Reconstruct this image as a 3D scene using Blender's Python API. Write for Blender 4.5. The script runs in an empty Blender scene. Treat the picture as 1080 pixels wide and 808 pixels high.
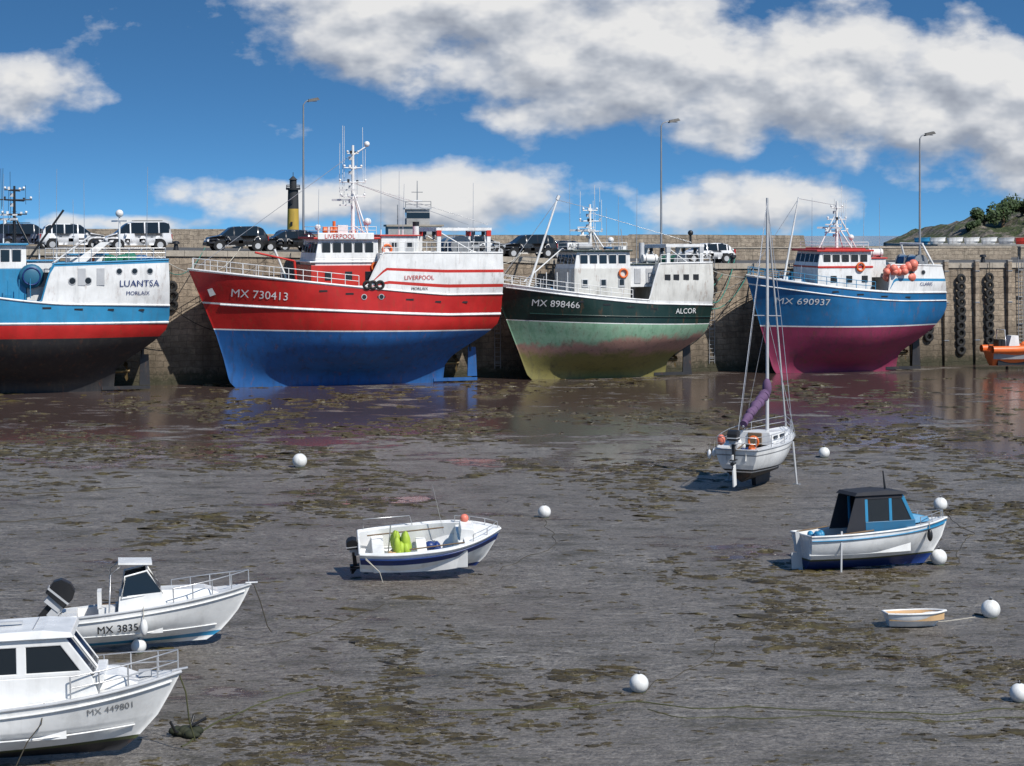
import bpy, bmesh, math, random
import numpy as np
from mathutils import Vector, Matrix, noise, Euler
random.seed(7)
sc=bpy.context.scene
sc.view_settings.view_transform='Standard'
sc.view_settings.look='None'
sc.view_settings.exposure=0
R=math.radians
# ---------------------------------------------------------------- materials
def newmat(name):
    m=bpy.data.materials.new(name); m.use_nodes=True
    nt=m.node_tree; b=nt.nodes['Principled BSDF']
    return m,nt,b
def N(nt,t,**k):
    n=nt.nodes.new(t)
    for a,v in k.items(): setattr(n,a,v)
    return n
def noise_n(nt,vec,scale,detail=5,rough=.55,mapscale=None):
    if mapscale:
        mp=N(nt,'ShaderNodeMapping'); mp.inputs['Scale'].default_value=mapscale
        nt.links.new(vec,mp.inputs['Vector']); vec=mp.outputs[0]
    n=N(nt,'ShaderNodeTexNoise'); n.inputs['Scale'].default_value=scale
    n.inputs['Detail'].default_value=detail; n.inputs['Roughness'].default_value=rough
    nt.links.new(vec,n.inputs['Vector']); return n.outputs['Fac']
def ramp(nt,fac,stops):
    r=N(nt,'ShaderNodeValToRGB'); e=r.color_ramp.elements
    while len(e)<len(stops): e.new(.5)
    for i,(p,c) in enumerate(stops):
        e[i].position=p
        if not isinstance(c,tuple): c=(c,c,c)
        e[i].color=(*c[:3],1)
    nt.links.new(fac,r.inputs[0]); return r.outputs[0]
def mix(nt,fac,a,b,mode='MIX'):
    m=N(nt,'ShaderNodeMix',data_type='RGBA',blend_type=mode)
    for i,(s,v) in enumerate(((m.inputs[0],fac),(m.inputs[6],a),(m.inputs[7],b))):
        if isinstance(v,(int,float)): s.default_value=v if i==0 else (v,v,v,1)
        elif isinstance(v,tuple): s.default_value=(*v[:3],1)
        else: nt.links.new(v,s)
    return m.outputs[2]
def mth(nt,op,a,b=None,c=None,clamp=False):
    m=N(nt,'ShaderNodeMath',operation=op,use_clamp=clamp)
    for i,v in enumerate((a,b,c)):
        if v is None: continue
        if isinstance(v,(int,float)): m.inputs[i].default_value=v
        else: nt.links.new(v,m.inputs[i])
    return m.outputs[0]
def bump(nt,b,h,strength=.3,dist=.02):
    n=N(nt,'ShaderNodeBump'); n.inputs['Strength'].default_value=strength; n.inputs['Distance'].default_value=dist
    nt.links.new(h,n.inputs['Height']); nt.links.new(n.outputs[0],b.inputs['Normal'])
def paint(name,col,rough=.4,dirt=.35,rust=0.,dirtcol=(.09,.075,.055),sc_=1.,metal=0):
    m,nt,b=newmat(name)
    tc=N(nt,'ShaderNodeTexCoord').outputs['Object']
    n1=noise_n(nt,tc,.9*sc_,4)
    c=mix(nt,ramp(nt,n1,[(.3,0.),(.75,1.)]),tuple(x*.82 for x in col),tuple(min(1,x*1.08) for x in col))
    st=noise_n(nt,tc,1.6*sc_,5,.65,(1.6,1.6,.22))
    c=mix(nt,mth(nt,'MULTIPLY',ramp(nt,st,[(.5,0.),(.78,1.)]),dirt),c,dirtcol)
    if rust>0:
        rs=noise_n(nt,tc,2.3*sc_,6,.7,(1.2,1.2,.3))
        c=mix(nt,mth(nt,'MULTIPLY',ramp(nt,rs,[(.57,0.),(.68,1.)]),rust),c,(.2,.07,.025))
    nt.links.new(c,b.inputs['Base Color'])
    rr=mth(nt,'MULTIPLY_ADD',n1,.25,rough-.1)
    nt.links.new(rr,b.inputs['Roughness']); b.inputs['Metallic'].default_value=metal
    if sc_==1: bump(nt,b,noise_n(nt,tc,3,2),.25,.03)
    return m
MAT={}
def P(name,*a,**k):
    if name not in MAT: MAT[name]=paint(name,*a,**k)
    return MAT[name]
white=P('white_paint',(.82,.82,.8),.35,.35,.35)
whitec=P('clean_gelcoat',(.82,.82,.8),.25,.25,0)
offwhite=P('aged_white',(.68,.67,.62),.45,.45,.5)
red=P('red_hull',(.5,.018,.016),.35,.4,.4,(.2,.03,.02))
redb=P('red_trim',(.55,.03,.02),.4,.2,.1)
blueaf=P('blue_antifouling',(.012,.1,.31),.55,.75,.35,(.02,.035,.07))
blue=P('blue_hull',(.012,.14,.33),.35,.45,.35,(.05,.1,.14))
lblue=P('light_blue_paint',(.03,.25,.46),.4,.3,.1)
navy=P('navy_trim',(.01,.035,.16),.35,.2)
dgreen=P('dark_green_hull',(.008,.03,.024),.35,.3,.35,(.06,.065,.05))
magenta=P('magenta_antifouling',(.27,.03,.085),.6,.8,.4,(.09,.045,.055))
black=P('black_antifouling',(.022,.022,.025),.5,.4,.3)
blk=P('black_plastic',(.015,.015,.016),.4,.1)
grey=P('grey_metal',(.3,.31,.32),.4,.35,.3,metal=.3)
lgrey=P('light_grey',(.5,.51,.52),.45,.3,.1)
steel=P('stainless_rail',(.6,.6,.6),.3,.1,metal=.6)
deckm=P('deck_green_grey',(.11,.15,.15),.65,.5,.5)
orange=P('orange_plastic',(.8,.16,.03),.4,.15)
pink=P('pink_buoy',(.8,.22,.15),.45,.2)
yellow=P('yellow_paint',(.6,.5,.03),.45,.25)
netg=P('net_green',(.02,.16,.1),.9,.4,sc_=3)
netb=P('net_blue',(.03,.12,.25),.9,.4,sc_=3)
purple=P('purple_sailcloth',(.13,.07,.15),.8,.4,sc_=3)
rubber=P('rubber_tire',(.016,.016,.016),.8,.4,dirtcol=(.07,.065,.055),sc_=3)
ropeg=P('rope_green',(.05,.22,.17),.85,.2)
ropew=P('rope_white',(.5,.47,.4),.85,.3)
roped=P('rope_dark',(.06,.052,.035),.9,.3)
ropeweed=P('rope_weedy',(.06,.065,.022),.9,.3)
bronze=P('bronze',(.12,.08,.03),.5,.4,metal=.5)
tan=P('tan_interior',(.62,.4,.2),.55,.3)
buoym=P('buoy_white',(.8,.8,.77),.4,.5,dirtcol=(.2,.18,.12),sc_=2.5)
wood=P('timber',(.17,.11,.06),.7,.4)
slime=P('slimy_waterline',(.06,.075,.03),.6,.5,sc_=2)
canvas=P('black_canvas',(.02,.022,.03),.8,.2)
def glassm():
    m,nt,b=newmat('dark_glass'); b.inputs['Base Color'].default_value=(.012,.018,.024,1)
    b.inputs['Roughness'].default_value=.06; b.inputs['IOR'].default_value=1.5; return m
glass=glassm()
def green_worn():
    m,nt,b=newmat('worn_green_antifouling')
    tc=N(nt,'ShaderNodeTexCoord').outputs['Object']
    sx=N(nt,'ShaderNodeSeparateXYZ'); nt.links.new(tc,sx.inputs[0])
    a=noise_n(nt,tc,.8,6,.65,(1,1,.8)); s=noise_n(nt,tc,1.5,5,.7,(1.2,1.2,.3)); f=noise_n(nt,tc,5,5,.7,(1,1,.5))
    base=mix(nt,ramp(nt,s,[(.3,0.),(.7,1.)]),(.14,.29,.18),(.3,.47,.33))
    # bare primer below the pale green band, wider towards the stern (object x = 0)
    edge=mth(nt,'MULTIPLY_ADD',sx.outputs[0],-.055,3.5)
    dz=mth(nt,'SUBTRACT',edge,sx.outputs[2])
    pk=mth(nt,'ADD',mth(nt,'MULTIPLY',dz,.8),mth(nt,'MULTIPLY_ADD',a,1.6,-.75))
    c=mix(nt,ramp(nt,pk,[(.1,0.),(.4,.85)]),base,(.36,.16,.135))
    low=mth(nt,'ADD',mth(nt,'MULTIPLY',sx.outputs[2],-.42),mth(nt,'ADD',a,.86))
    c=mix(nt,ramp(nt,low,[(.42,0.),(.66,.85)]),c,(.17,.17,.035))
    c=mix(nt,ramp(nt,s,[(.52,0.),(.7,.55)]),c,(.08,.075,.04))
    c=mix(nt,ramp(nt,f,[(.55,0.),(.7,.5)]),c,(.06,.045,.03))
    nt.links.new(c,b.inputs['Base Color']); b.inputs['Roughness'].default_value=.6
    bump(nt,b,f,.3,.03); return m
greenaf=green_worn()

# ---------------------------------------------------------------- mesh builder
def lerp(a,b,t): return a+(b-a)*t
class M:
    def __init__(s): s.v=[];s.f=[];s.mi=[];s.sm=[];s.mats=[]
    def add(s,vs,fs,mat,smooth=False):
        if mat not in s.mats: s.mats.append(mat)
        i=s.mats.index(mat); o=len(s.v)
        s.v.extend([tuple(v) for v in vs])
        for f in fs: s.f.append([o+k for k in f]); s.mi.append(i); s.sm.append(smooth)
    def box(s,c,sz,mat,rot=None,tx=1,ty=1):
        vs=[]
        for z in (-1,1):
            for x,y in ((-1,-1),(1,-1),(1,1),(-1,1)):
                k=(tx,ty) if z>0 else (1,1)
                vs.append(Vector((x*sz[0]/2*k[0],y*sz[1]/2*k[1],z*sz[2]/2)))
        if rot: 
            e=Euler([R(a) for a in rot]).to_matrix(); vs=[e@v for v in vs]
        vs=[v+Vector(c) for v in vs]
        s.add(vs,[(0,3,2,1),(4,5,6,7),(0,1,5,4),(1,2,6,5),(2,3,7,6),(3,0,4,7)],mat)
    def prism(s,poly,y0,y1,mat,top_in=0):
        n=len(poly); zs=[p[1] for p in poly]; z0,z1=min(zs),max(zs)
        def sh(z): return top_in*(z-z0)/max(z1-z0,1e-6)
        vs=[(x,y0+sh(z),z) for x,z in poly]+[(x,y1-sh(z),z) for x,z in poly]
        fs=[tuple(range(n)),tuple(range(2*n-1,n-1,-1))]+[(i,(i+1)%n,n+(i+1)%n,n+i) for i in range(n)]
        s.add(vs,fs,mat)
    def tube(s,p,q,r,mat,r2=None,n=8):
        p=Vector(p);q=Vector(q); d=q-p
        if d.length<1e-6: return
        r2=r if r2 is None else r2
        d.normalize(); u=d.orthogonal().normalized(); w=d.cross(u)
        vs=[p+(u*math.cos(a)+w*math.sin(a))*r for a in [2*math.pi*i/n for i in range(n)]]
        vs+=[q+(u*math.cos(a)+w*math.sin(a))*r2 for a in [2*math.pi*i/n for i in range(n)]]
        s.add(vs,[(i,(i+1)%n,n+(i+1)%n,n+i) for i in range(n)],mat,True)
        s.add(vs,[tuple(range(n-1,-1,-1)),tuple(range(n,2*n))],mat,False)
    def path(s,pts,r,mat,n=5):
        pts=[Vector(p) for p in pts]; rings=[]
        for i,p in enumerate(pts):
            d=(pts[min(i+1,len(pts)-1)]-pts[max(i-1,0)]).normalized()
            ref=Vector((0,0,1)) if abs(d.z)<.9 else Vector((1,0,0))
            u=d.cross(ref).normalized(); w=d.cross(u)
            rings+= [p+(u*math.cos(2*math.pi*k/n)+w*math.sin(2*math.pi*k/n))*r for k in range(n)]
        fs=[(i*n+k,i*n+(k+1)%n,(i+1)*n+(k+1)%n,(i+1)*n+k) for i in range(len(pts)-1) for k in range(n)]
        s.add(rings,fs,mat,True)
    def sphere(s,c,r,mat,sc3=(1,1,1),nu=16,nv=10):
        vs=[];fs=[]
        for j in range(nv+1):
            t=math.pi*j/nv
            for i in range(nu):
                a=2*math.pi*i/nu
                vs.append((c[0]+r*sc3[0]*math.sin(t)*math.cos(a),c[1]+r*sc3[1]*math.sin(t)*math.sin(a),c[2]+r*sc3[2]*math.cos(t)))
        for j in range(nv):
            for i in range(nu): fs.append((j*nu+i,(j+1)*nu+i,(j+1)*nu+(i+1)%nu,j*nu+(i+1)%nu))
        s.add(vs,fs,mat,True)
    def torus(s,c,Rr,r,mat,axis='y',nu=18,nv=8):
        vs=[];fs=[]
        for i in range(nu):
            a=2*math.pi*i/nu
            for j in range(nv):
                b=2*math.pi*j/nv; rr=Rr+r*math.cos(b); h=r*math.sin(b)
                if axis=='y': v=(rr*math.cos(a),h,rr*math.sin(a))
                elif axis=='z': v=(rr*math.cos(a),rr*math.sin(a),h)
                else: v=(h,rr*math.cos(a),rr*math.sin(a))
                vs.append((c[0]+v[0],c[1]+v[1],c[2]+v[2]))
        for i in range(nu):
            for j in range(nv): fs.append((i*nv+j,((i+1)%nu)*nv+j,((i+1)%nu)*nv+(j+1)%nv,i*nv+(j+1)%nv))
        s.add(vs,fs,mat,True)
    def rail(s,pts,h,mat,r=.025,n=3,every=1):
        pts=[Vector(p) for p in pts]
        for k in range(n):
            z=h*(k+1)/n; s.path([p+Vector((0,0,z)) for p in pts],r,mat,5)
        for i in range(0,len(pts),every): s.tube(pts[i],pts[i]+Vector((0,0,h)),r*1.15,mat,n=5)
    def build(s,name,parent=None,bevel=0,loc=None,rot=None,recalc=True):
        me=bpy.data.meshes.new(name); me.from_pydata(s.v,[],s.f)
        for m in s.mats: me.materials.append(m)
        me.polygons.foreach_set('material_index',s.mi); me.polygons.foreach_set('use_smooth',s.sm)
        me.update()
        if recalc:
            bm=bmesh.new(); bm.from_mesh(me); bmesh.ops.recalc_face_normals(bm,faces=bm.faces); bm.to_mesh(me); bm.free()
        ob=bpy.data.objects.new(name,me); sc.collection.objects.link(ob)
        if parent: ob.parent=parent
        if loc: ob.location=loc
        if rot: ob.rotation_euler=rot
        if bevel:
            b=ob.modifiers.new('b','BEVEL'); b.width=bevel; b.segments=2; b.limit_method='ANGLE'; b.angle_limit=R(50)
        return ob
def empty(name,loc,rot=(0,0,0),s=1):
    e=bpy.data.objects.new(name,None); e.location=loc; e.rotation_euler=rot; e.empty_display_size=.5; e.scale=(s,s,s)
    sc.collection.objects.link(e); return e
def sag(p,q,s,n=14):
    p=Vector(p);q=Vector(q)
    return [p.lerp(q,i/n)-Vector((0,0,4*s*(i/n)*(1-i/n))) for i in range(n+1)]
_tc={}
def text_geo(t,size,bold=.0):
    k=(t,size)
    if k in _tc: return _tc[k]
    cu=bpy.data.curves.new('t','FONT'); cu.body=t; cu.size=size; cu.offset=bold*size; cu.resolution_u=3
    ob=bpy.data.objects.new('t',cu); sc.collection.objects.link(ob)
    bpy.context.view_layer.update()
    me=bpy.data.meshes.new_from_object(ob.evaluated_get(bpy.context.evaluated_depsgraph_get()))
    vs=[(v.co.x,v.co.y) for v in me.vertices]; fs=[tuple(p.vertices) for p in me.polygons]
    bpy.data.objects.remove(ob); bpy.data.meshes.remove(me)
    _tc[k]=(vs,fs); return _tc[k]
# ---------------------------------------------------------------- hull
class Hull:
    def __init__(s,L,B,bow,stern,sec,z1,s0=(.35,.6),e=(1.5,2.8),sw=(.1,.8),s1=.4):
        s.L=L;s.B=B;s.bow=bow;s.stern=stern;s.sec=sec;s.z1=z1;s.s0=s0;s.e=e;s.sw=sw;s.s1=s1
    def ends(s,z):
        return (float(np.interp(z,[p[0] for p in s.stern],[p[1] for p in s.stern])),
                float(np.interp(z,[p[0] for p in s.bow],[p[1] for p in s.bow])))
    def hb(s,u,z):
        t=min(max(z/s.z1,0),1); s0=lerp(*s.s0,t); e=lerp(*s.e,t); w=lerp(*s.sw,t)
        f=1-(max(u-s0,0)/(1-s0))**e
        g=w+(1-w)*math.sin(math.pi/2*min(u/s.s1,1))
        return max(.03,s.B/2*float(np.interp(z,[p[0] for p in s.sec],[p[1] for p in s.sec]))*f*g)
    def pt(s,u,z,side=1,inset=0):
        a,b=s.ends(z); return (a+(b-a)*u,side*max(.01,s.hb(u,z)-inset),z)
    def at(s,x,z):
        a,b=s.ends(z); return s.hb(min(max((x-a)/(b-a),0),1),z)
    def u(s,x,z):
        a,b=s.ends(z); return min(max((x-a)/(b-a),0),1)
def hull_mesh(m,H,rows,n=56):
    us=[1-(1-i/n)**1.35 for i in range(n+1)]
    lv=[]
    for k in range(len(rows)-1):
        za,mf,st=rows[k]; zb=rows[k+1][0]
        for j in range(st): lv.append((lambda q,za=za,zb=zb,t=j/st: za(q)*(1-t)+zb(q)*t,mf))
    lv.append((rows[-1][0],None)); K=len(lv)
    Z=[[lv[k][0](q) for k in range(K)] for q in us]
    for side in (1,-1):
        vs=[H.pt(us[i],Z[i][k],side) for i in range(n+1) for k in range(K)]
        by={}
        for i in range(n):
            for k in range(K-1):
                if Z[i][k+1]-Z[i][k]<.004 and Z[i+1][k+1]-Z[i+1][k]<.004: continue
                mt=lv[k][1]((us[i]+us[i+1])/2)
                by.setdefault(mt,[]).append((i*K+k,(i+1)*K+k,(i+1)*K+k+1,i*K+k+1))
        o=len(m.v); m.v.extend(vs)
        for mt,fs in by.items():
            if mt not in m.mats: m.mats.append(mt)
            ix=m.mats.index(mt)
            for f in fs: m.f.append([o+a for a in f]); m.mi.append(ix); m.sm.append(True)
    for i in (0,n):
        for k in range(K-1):
            if Z[i][k+1]-Z[i][k]<.004: continue
            a=H.pt(us[i],Z[i][k]);b=H.pt(us[i],Z[i][k+1]);c=(b[0],-b[1],b[2]);d=(a[0],-a[1],a[2])
            m.add([a,b,c,d],[(0,1,2,3)],lv[k][1](us[i]*.999))
    for i in range(n):
        a=H.pt(us[i],Z[i][0]);b=H.pt(us[i+1],Z[i+1][0])
        m.add([a,b,(b[0],-b[1],b[2]),(a[0],-a[1],a[2])],[(0,1,2,3)],lv[0][1](us[i]))
def deck(m,H,u0,u1,zf,mat,inset=.04,n=24):
    vs=[]
    for i in range(n+1):
        q=lerp(u0,u1,i/n); a=H.pt(q,zf(q),1,inset); vs+= [a,(a[0],-a[1],a[2])]
    m.add(vs,[(2*i,2*i+2,2*i+3,2*i+1) for i in range(n)],mat)
def sidedeck(m,H,u0,u1,zt,zfloor,wd,mat,matin,n=24):
    for sd in (1,-1):
        vs=[]
        for i in range(n+1):
            q=lerp(u0,u1,i/n); z=zt(q); a=H.pt(q,z,1,.0); y=max(a[1]-wd,.02)
            vs+=[(a[0],sd*a[1],z),(a[0],sd*y,z+.01),(a[0],sd*(y-.05 if y>.1 else y),zfloor)]
        m.add(vs,[(3*i,3*i+3,3*i+4,3*i+1) for i in range(n)],mat,True)
        m.add(vs,[(3*i+1,3*i+4,3*i+5,3*i+2) for i in range(n)],matin,True)
def hull_text(m,H,t,x0,z0,size,mat,side=1,slope=0,off=.04,sx=1.):
    vs,fs=text_geo(t,size); out=[]
    for a,b in vs:
        x=x0-side*a*sx; z=z0+b+slope*a; out.append((x,side*(H.at(x,z)+off),z))
    m.add(out,fs,mat)
def flat_text(m,t,size,mat,org,du,dv):
    vs,fs=text_geo(t,size); o=Vector(org);du=Vector(du);dv=Vector(dv)
    m.add([o+du*a+dv*b for a,b in vs],fs,mat)
# ---------------------------------------------------------------- quay frame
A=R(18.2); dW=Vector((math.cos(A),math.sin(A),0)); nW=Vector((math.sin(A),-math.cos(A),0)); W0=Vector((0,139.4,0))
def QP(w,o,z=0): return W0+dW*w+nW*o+Vector((0,0,z))
def Q(w): return float(np.interp(w,[-120,-36,-20,-3,6,15,45,160],[9.5,9.42,9.25,8.9,8.5,8.2,8.12,8.1]))

# ---------------------------------------------------------------- ground
def mud():
    m,nt,b=newmat('wet_mud')
    tc=N(nt,'ShaderNodeTexCoord').outputs['Object']
    sx=N(nt,'ShaderNodeSeparateXYZ'); nt.links.new(tc,sx.inputs[0])
    big=noise_n(nt,tc,.09,4,.6); n1=noise_n(nt,tc,.5,6,.68,(.7,1.4,1)); n2=noise_n(nt,tc,3.2,6,.74,(.7,1.4,1)); n3=noise_n(nt,tc,11,4,.7)
    comb=mth(nt,'ADD',mth(nt,'MULTIPLY',n2,.6),mth(nt,'MULTIPLY',n3,.4))
    c=ramp(nt,comb,[(.37,(.022,.018,.013)),(.44,(.1,.088,.072)),(.53,(.22,.198,.172)),(.66,(.46,.43,.385))])
    c=mix(nt,ramp(nt,big,[(.38,0.),(.62,.55)]),c,(.13,.108,.088))
    wd=ramp(nt,mth(nt,'ADD',mth(nt,'MULTIPLY',n1,.5),mth(nt,'MULTIPLY',n2,.5)),[(.52,0.),(.57,.75)])
    c=mix(nt,wd,c,(.05,.042,.022))
    y=mth(nt,'MULTIPLY',sx.outputs[1],1/160)
    near=mth(nt,'MULTIPLY',ramp(nt,y,[(.5,0.),(.6,.75),(.7,1.)]),.17)
    wf=mth(nt,'ADD',mth(nt,'ADD',mth(nt,'MULTIPLY',big,.55),mth(nt,'MULTIPLY',n1,.45)),near)
    wet=ramp(nt,wf,[(.565,0.),(.61,1.)])
    c=mix(nt,wet,c,(.085,.058,.05))
    nt.links.new(c,b.inputs['Base Color'])
    rg=mix(nt,wet,ramp(nt,n2,[(.35,.25),(.65,.6)]),.06)
    nt.links.new(rg,b.inputs['Roughness'])
    h=mth(nt,'ADD',n2,mth(nt,'MULTIPLY',n3,.4))
    h=mth(nt,'MULTIPLY',h,mth(nt,'SUBTRACT',1.,mth(nt,'MULTIPLY',wet,.965)))
    bump(nt,b,h,.85,.16)
    return m
def axis(lo,hi,st,far):
    a=list(np.arange(lo,hi+.01,st)); k=st; x=a[0]; L=[]
    while x>-far: k*=1.6; x-=k; L.append(x)
    L=L[::-1]; k=st; x=a[-1]; Rr=[]
    while x<far: k*=1.6; x+=k; Rr.append(x)
    return L+a+Rr
def gz(x,y):
    f=min(1,max(.25,(100-y)/20))
    return (.07*noise.noise(Vector((x*.12,y*.12,0)))+.035*noise.noise(Vector((x*.5,y*.5,3))))*f
xs=axis(-45,55,.8,4000); ys=axis(25,140,.8,6000)
vs=[]
for y in ys:
    for x in xs:
        vs.append((x,y,gz(x,y) if -50<x<60 and 20<y<150 else 0))
nx=len(xs); fs=[(j*nx+i,j*nx+i+1,(j+1)*nx+i+1,(j+1)*nx+i) for j in range(len(ys)-1) for i in range(nx-1)]
g=M(); g.add(vs,fs,mud(),True); g.build('ground',recalc=False)

m_,nt,b=newmat('sea_water'); b.inputs['Base Color'].default_value=(.01,.05,.07,1); b.inputs['Roughness'].default_value=.12
tc=N(nt,'ShaderNodeTexCoord').outputs['Object']; bump(nt,b,noise_n(nt,tc,.6,5),.6,.3)
g=M(); g.add([QP(-4000,-34,.6),QP(4000,-34,.6),QP(4000,-6000,.6),QP(-4000,-6000,.6)],[(0,1,2,3)],m_); g.build('sea_water')

# ---------------------------------------------------------------- quay
def stone(name,c1,c2,mort,tide=True,bw=.9,bh=.38):
    m,nt,b=newmat(name)
    tc=N(nt,'ShaderNodeTexCoord').outputs['Object']
    sx=N(nt,'ShaderNodeSeparateXYZ'); nt.links.new(tc,sx.inputs[0])
    cb=N(nt,'ShaderNodeCombineXYZ'); nt.links.new(sx.outputs[0],cb.inputs[0]); nt.links.new(sx.outputs[2],cb.inputs[1])
    nz=N(nt,'ShaderNodeTexNoise'); nz.inputs['Scale'].default_value=1.1; nt.links.new(tc,nz.inputs['Vector'])
    wv=mix(nt,.35,cb.outputs[0],nz.outputs['Color'],'ADD')
    bt=N(nt,'ShaderNodeTexBrick'); nt.links.new(wv,bt.inputs['Vector'])
    bt.inputs['Color1'].default_value=(*c1,1);bt.inputs['Color2'].default_value=(*c2,1);bt.inputs['Mortar'].default_value=(*mort,1)
    bt.inputs['Scale'].default_value=1; bt.inputs['Brick Width'].default_value=bw; bt.inputs['Row Height'].default_value=bh
    bt.inputs['Mortar Size'].default_value=.022; bt.inputs['Mortar Smooth'].default_value=.5; bt.inputs['Bias'].default_value=0
    n1=noise_n(nt,tc,.35,6,.72); n2=noise_n(nt,tc,2.6,6,.78); st=noise_n(nt,tc,1.,5,.65,(1,1,.12))
    c=mix(nt,ramp(nt,n2,[(.35,0.),(.65,.8)]),bt.outputs['Color'],tuple(x*.45 for x in c2))
    c=mix(nt,ramp(nt,st,[(.47,0.),(.7,.7)]),c,(.06,.05,.036))
    if tide:
        f=mth(nt,'ADD',mth(nt,'MULTIPLY',sx.outputs[2],-.12),mth(nt,'MULTIPLY_ADD',n1,.9,.4))
        c=mix(nt,ramp(nt,f,[(.35,0.),(.6,.5),(.85,.8)]),c,(.055,.042,.024))
        f2=mth(nt,'ADD',mth(nt,'MULTIPLY',sx.outputs[2],-.5),mth(nt,'MULTIPLY_ADD',n2,1.2,.2))
        c=mix(nt,ramp(nt,f2,[(.3,0.),(.6,.8)]),c,(.03,.032,.014))
    nt.links.new(c,b.inputs['Base Color']); b.inputs['Roughness'].default_value=.85
    h=mth(nt,'ADD',mth(nt,'MULTIPLY',bt.outputs['Fac'],-.4),n2); bump(nt,b,h,.8,.12)
    return m
wallm=stone('quay_stone',(.46,.37,.27),(.32,.255,.19),(.17,.135,.1),bw=1.1,bh=.45)
parm=stone('parapet_stone',(.48,.4,.3),(.38,.31,.235),(.27,.22,.17),False,.8,.35)
def conc(name,col,s=1.):
    m,nt,b=newmat(name); tc=N(nt,'ShaderNodeTexCoord').outputs['Object']
    n=noise_n(nt,tc,.7*s,6,.7); k=noise_n(nt,tc,6*s,4,.7)
    c=mix(nt,ramp(nt,n,[(.3,0.),(.7,1.)]),tuple(x*.65 for x in col),tuple(x*1.15 for x in col))
    c=mix(nt,ramp(nt,k,[(.5,0.),(.75,.5)]),c,tuple(x*.4 for x in col))
    nt.links.new(c,b.inputs['Base Color']); b.inputs['Roughness'].default_value=.85; bump(nt,b,k,.4,.03); return m
coping=conc('coping_granite',(.42,.37,.3)); asph=conc('quay_asphalt',(.1,.096,.09)); concm=conc('concrete',(.33,.31,.28))
wq=list(range(-120,161,3))
q=M(); vs=[];
for w in wq:
    for k in range(13):
        z=-1+(Q(w)-.4+1)*k/12
        vs.append((w,-.25*(1-k/12),z))
fs=[(i*13+k,(i+1)*13+k,(i+1)*13+k+1,i*13+k+1) for i in range(len(wq)-1) for k in range(12)]
q.add(vs,fs,wallm)
q.build('quay_wall',loc=W0,rot=(0,0,A))
q=M()
for i in range(len(wq)-1):
    w0,w1=wq[i],wq[i+1]; L=2
    for j in range(L):
        a=lerp(w0,w1,j/L)+.012; c=lerp(w0,w1,(j+1)/L)-.012; za,zb=Q(a),Q(c)
        q.add([(a,-.12,za-.4),(c,-.12,zb-.4),(c,.75,zb-.4),(a,.75,za-.4),(a,-.12,za),(c,-.12,zb),(c,.75,zb),(a,.75,za)],
              [(0,3,2,1),(4,5,6,7),(0,1,5,4),(1,2,6,5),(2,3,7,6),(3,0,4,7)],coping)
q.build('quay_coping',loc=W0,rot=(0,0,A))
q=M(); vs=[]
for w in wq: vs+=[(w,.75,Q(w)-.02),(w,32,Q(w)+.1)]
q.add(vs,[(2*i,2*i+2,2*i+3,2*i+1) for i in range(len(wq)-1)],asph); q.build('quay_road',loc=W0,rot=(0,0,A))
def PT(w): return float(np.interp(w,[-120,-16,-15.9,19.8,20,37,37.2,160],[10.98,10.85,10.45,10.3,10.4,10.3,9.3,9.2]))
q=M(); wp=sorted(set(wq+[-16,-15.9,19.8,20,37,37.2])); vs=[]
for w in wp: z=PT(w); vs+=[(w,26,7),(w,26,z),(w,26.9,z),(w,26.9,-1)]
n4=[]
for i in range(len(wp)-1):
    for k in range(3): n4.append((4*i+k,4*i+4+k,4*i+5+k,4*i+k+1))
q.add(vs,n4,parm); q.build('parapet_wall',loc=W0,rot=(0,0,A))
q=M()
for a,c in ((19,52),(53,90)):
    q.add([(a,15,8),(c,15,8),(c,15.5,8),(a,15.5,8),(a,15,9.25),(c,15,9.15),(c,15.5,9.15),(a,15.5,9.25)],[(0,1,5,4),(1,2,6,5),(2,3,7,6),(3,0,4,7),(4,5,6,7)],parm)
    q.box(((a+c)/2,15.25,9.27),(c-a+.1,.65,.1),coping)
q.build('low_stone_wall',loc=W0,rot=(0,0,A))

def ladder(w):
    m=M(); z1=Q(w)
    for s_ in (-.22,.22): m.tube((s_,0,.6),(s_,0,z1+.5),.03,grey,n=6)
    for i in range(24):
        z=.8+i*(z1-.8)/24; m.tube((-.22,0,z),(.22,0,z),.02,grey,n=5)
    for i in range(4): m.box((0,.14,1+i*2.2),(.5,.25,.05),grey)
    m.build('quay_ladder',loc=QP(w,.28),rot=(0,0,A))
for w in (-1.2,15.9,43.0): ladder(w)
def tires(w,z0,z1):
    m=M(); z=z0
    while z<z1:
        m.torus((random.uniform(-.05,.05),0,z),.3,.13,rubber,'y'); z+=.62+random.uniform(-.03,.05)
    m.tube((0,.05,z0),(0,.05,z1+.9),.03,roped,n=5)
    m.build('tire_fender',loc=QP(w,.32),rot=(0,0,A+R(random.uniform(-6,6))))
for w,a,b_ in ((34.6,2.3,7.4),(37.5,1.2,7.2),(40.1,1.9,7.3),(14.8,6.4,7.6),(15.9,6.2,7.9),(-24.9,5.5,7.3)): tires(w,a,b_)
def pile(w):
    m=M(); m.box((0,0,4),(.34,.3,8.6),wallm); m.box((0,0,8.3),(.42,.36,.12),concm)
    for z in (2,5,7.5): m.box((0,-.02,z),(.4,.36,.08),grey)
    m.build('fender_pile',loc=QP(w,.3),rot=(0,0,A))
for w in (33.2,36.1,38.9,41.9): pile(w)
def bollard(w):
    m=M(); m.tube((0,0,0),(0,0,.45),.2,blk,.14,12); m.tube((0,0,.45),(0,0,.6),.27,blk,.24,12); m.tube((0,0,.6),(0,0,.66),.24,blk,.1,12)
    m.build('bollard',loc=QP(w,-.5,Q(w)))
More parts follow.
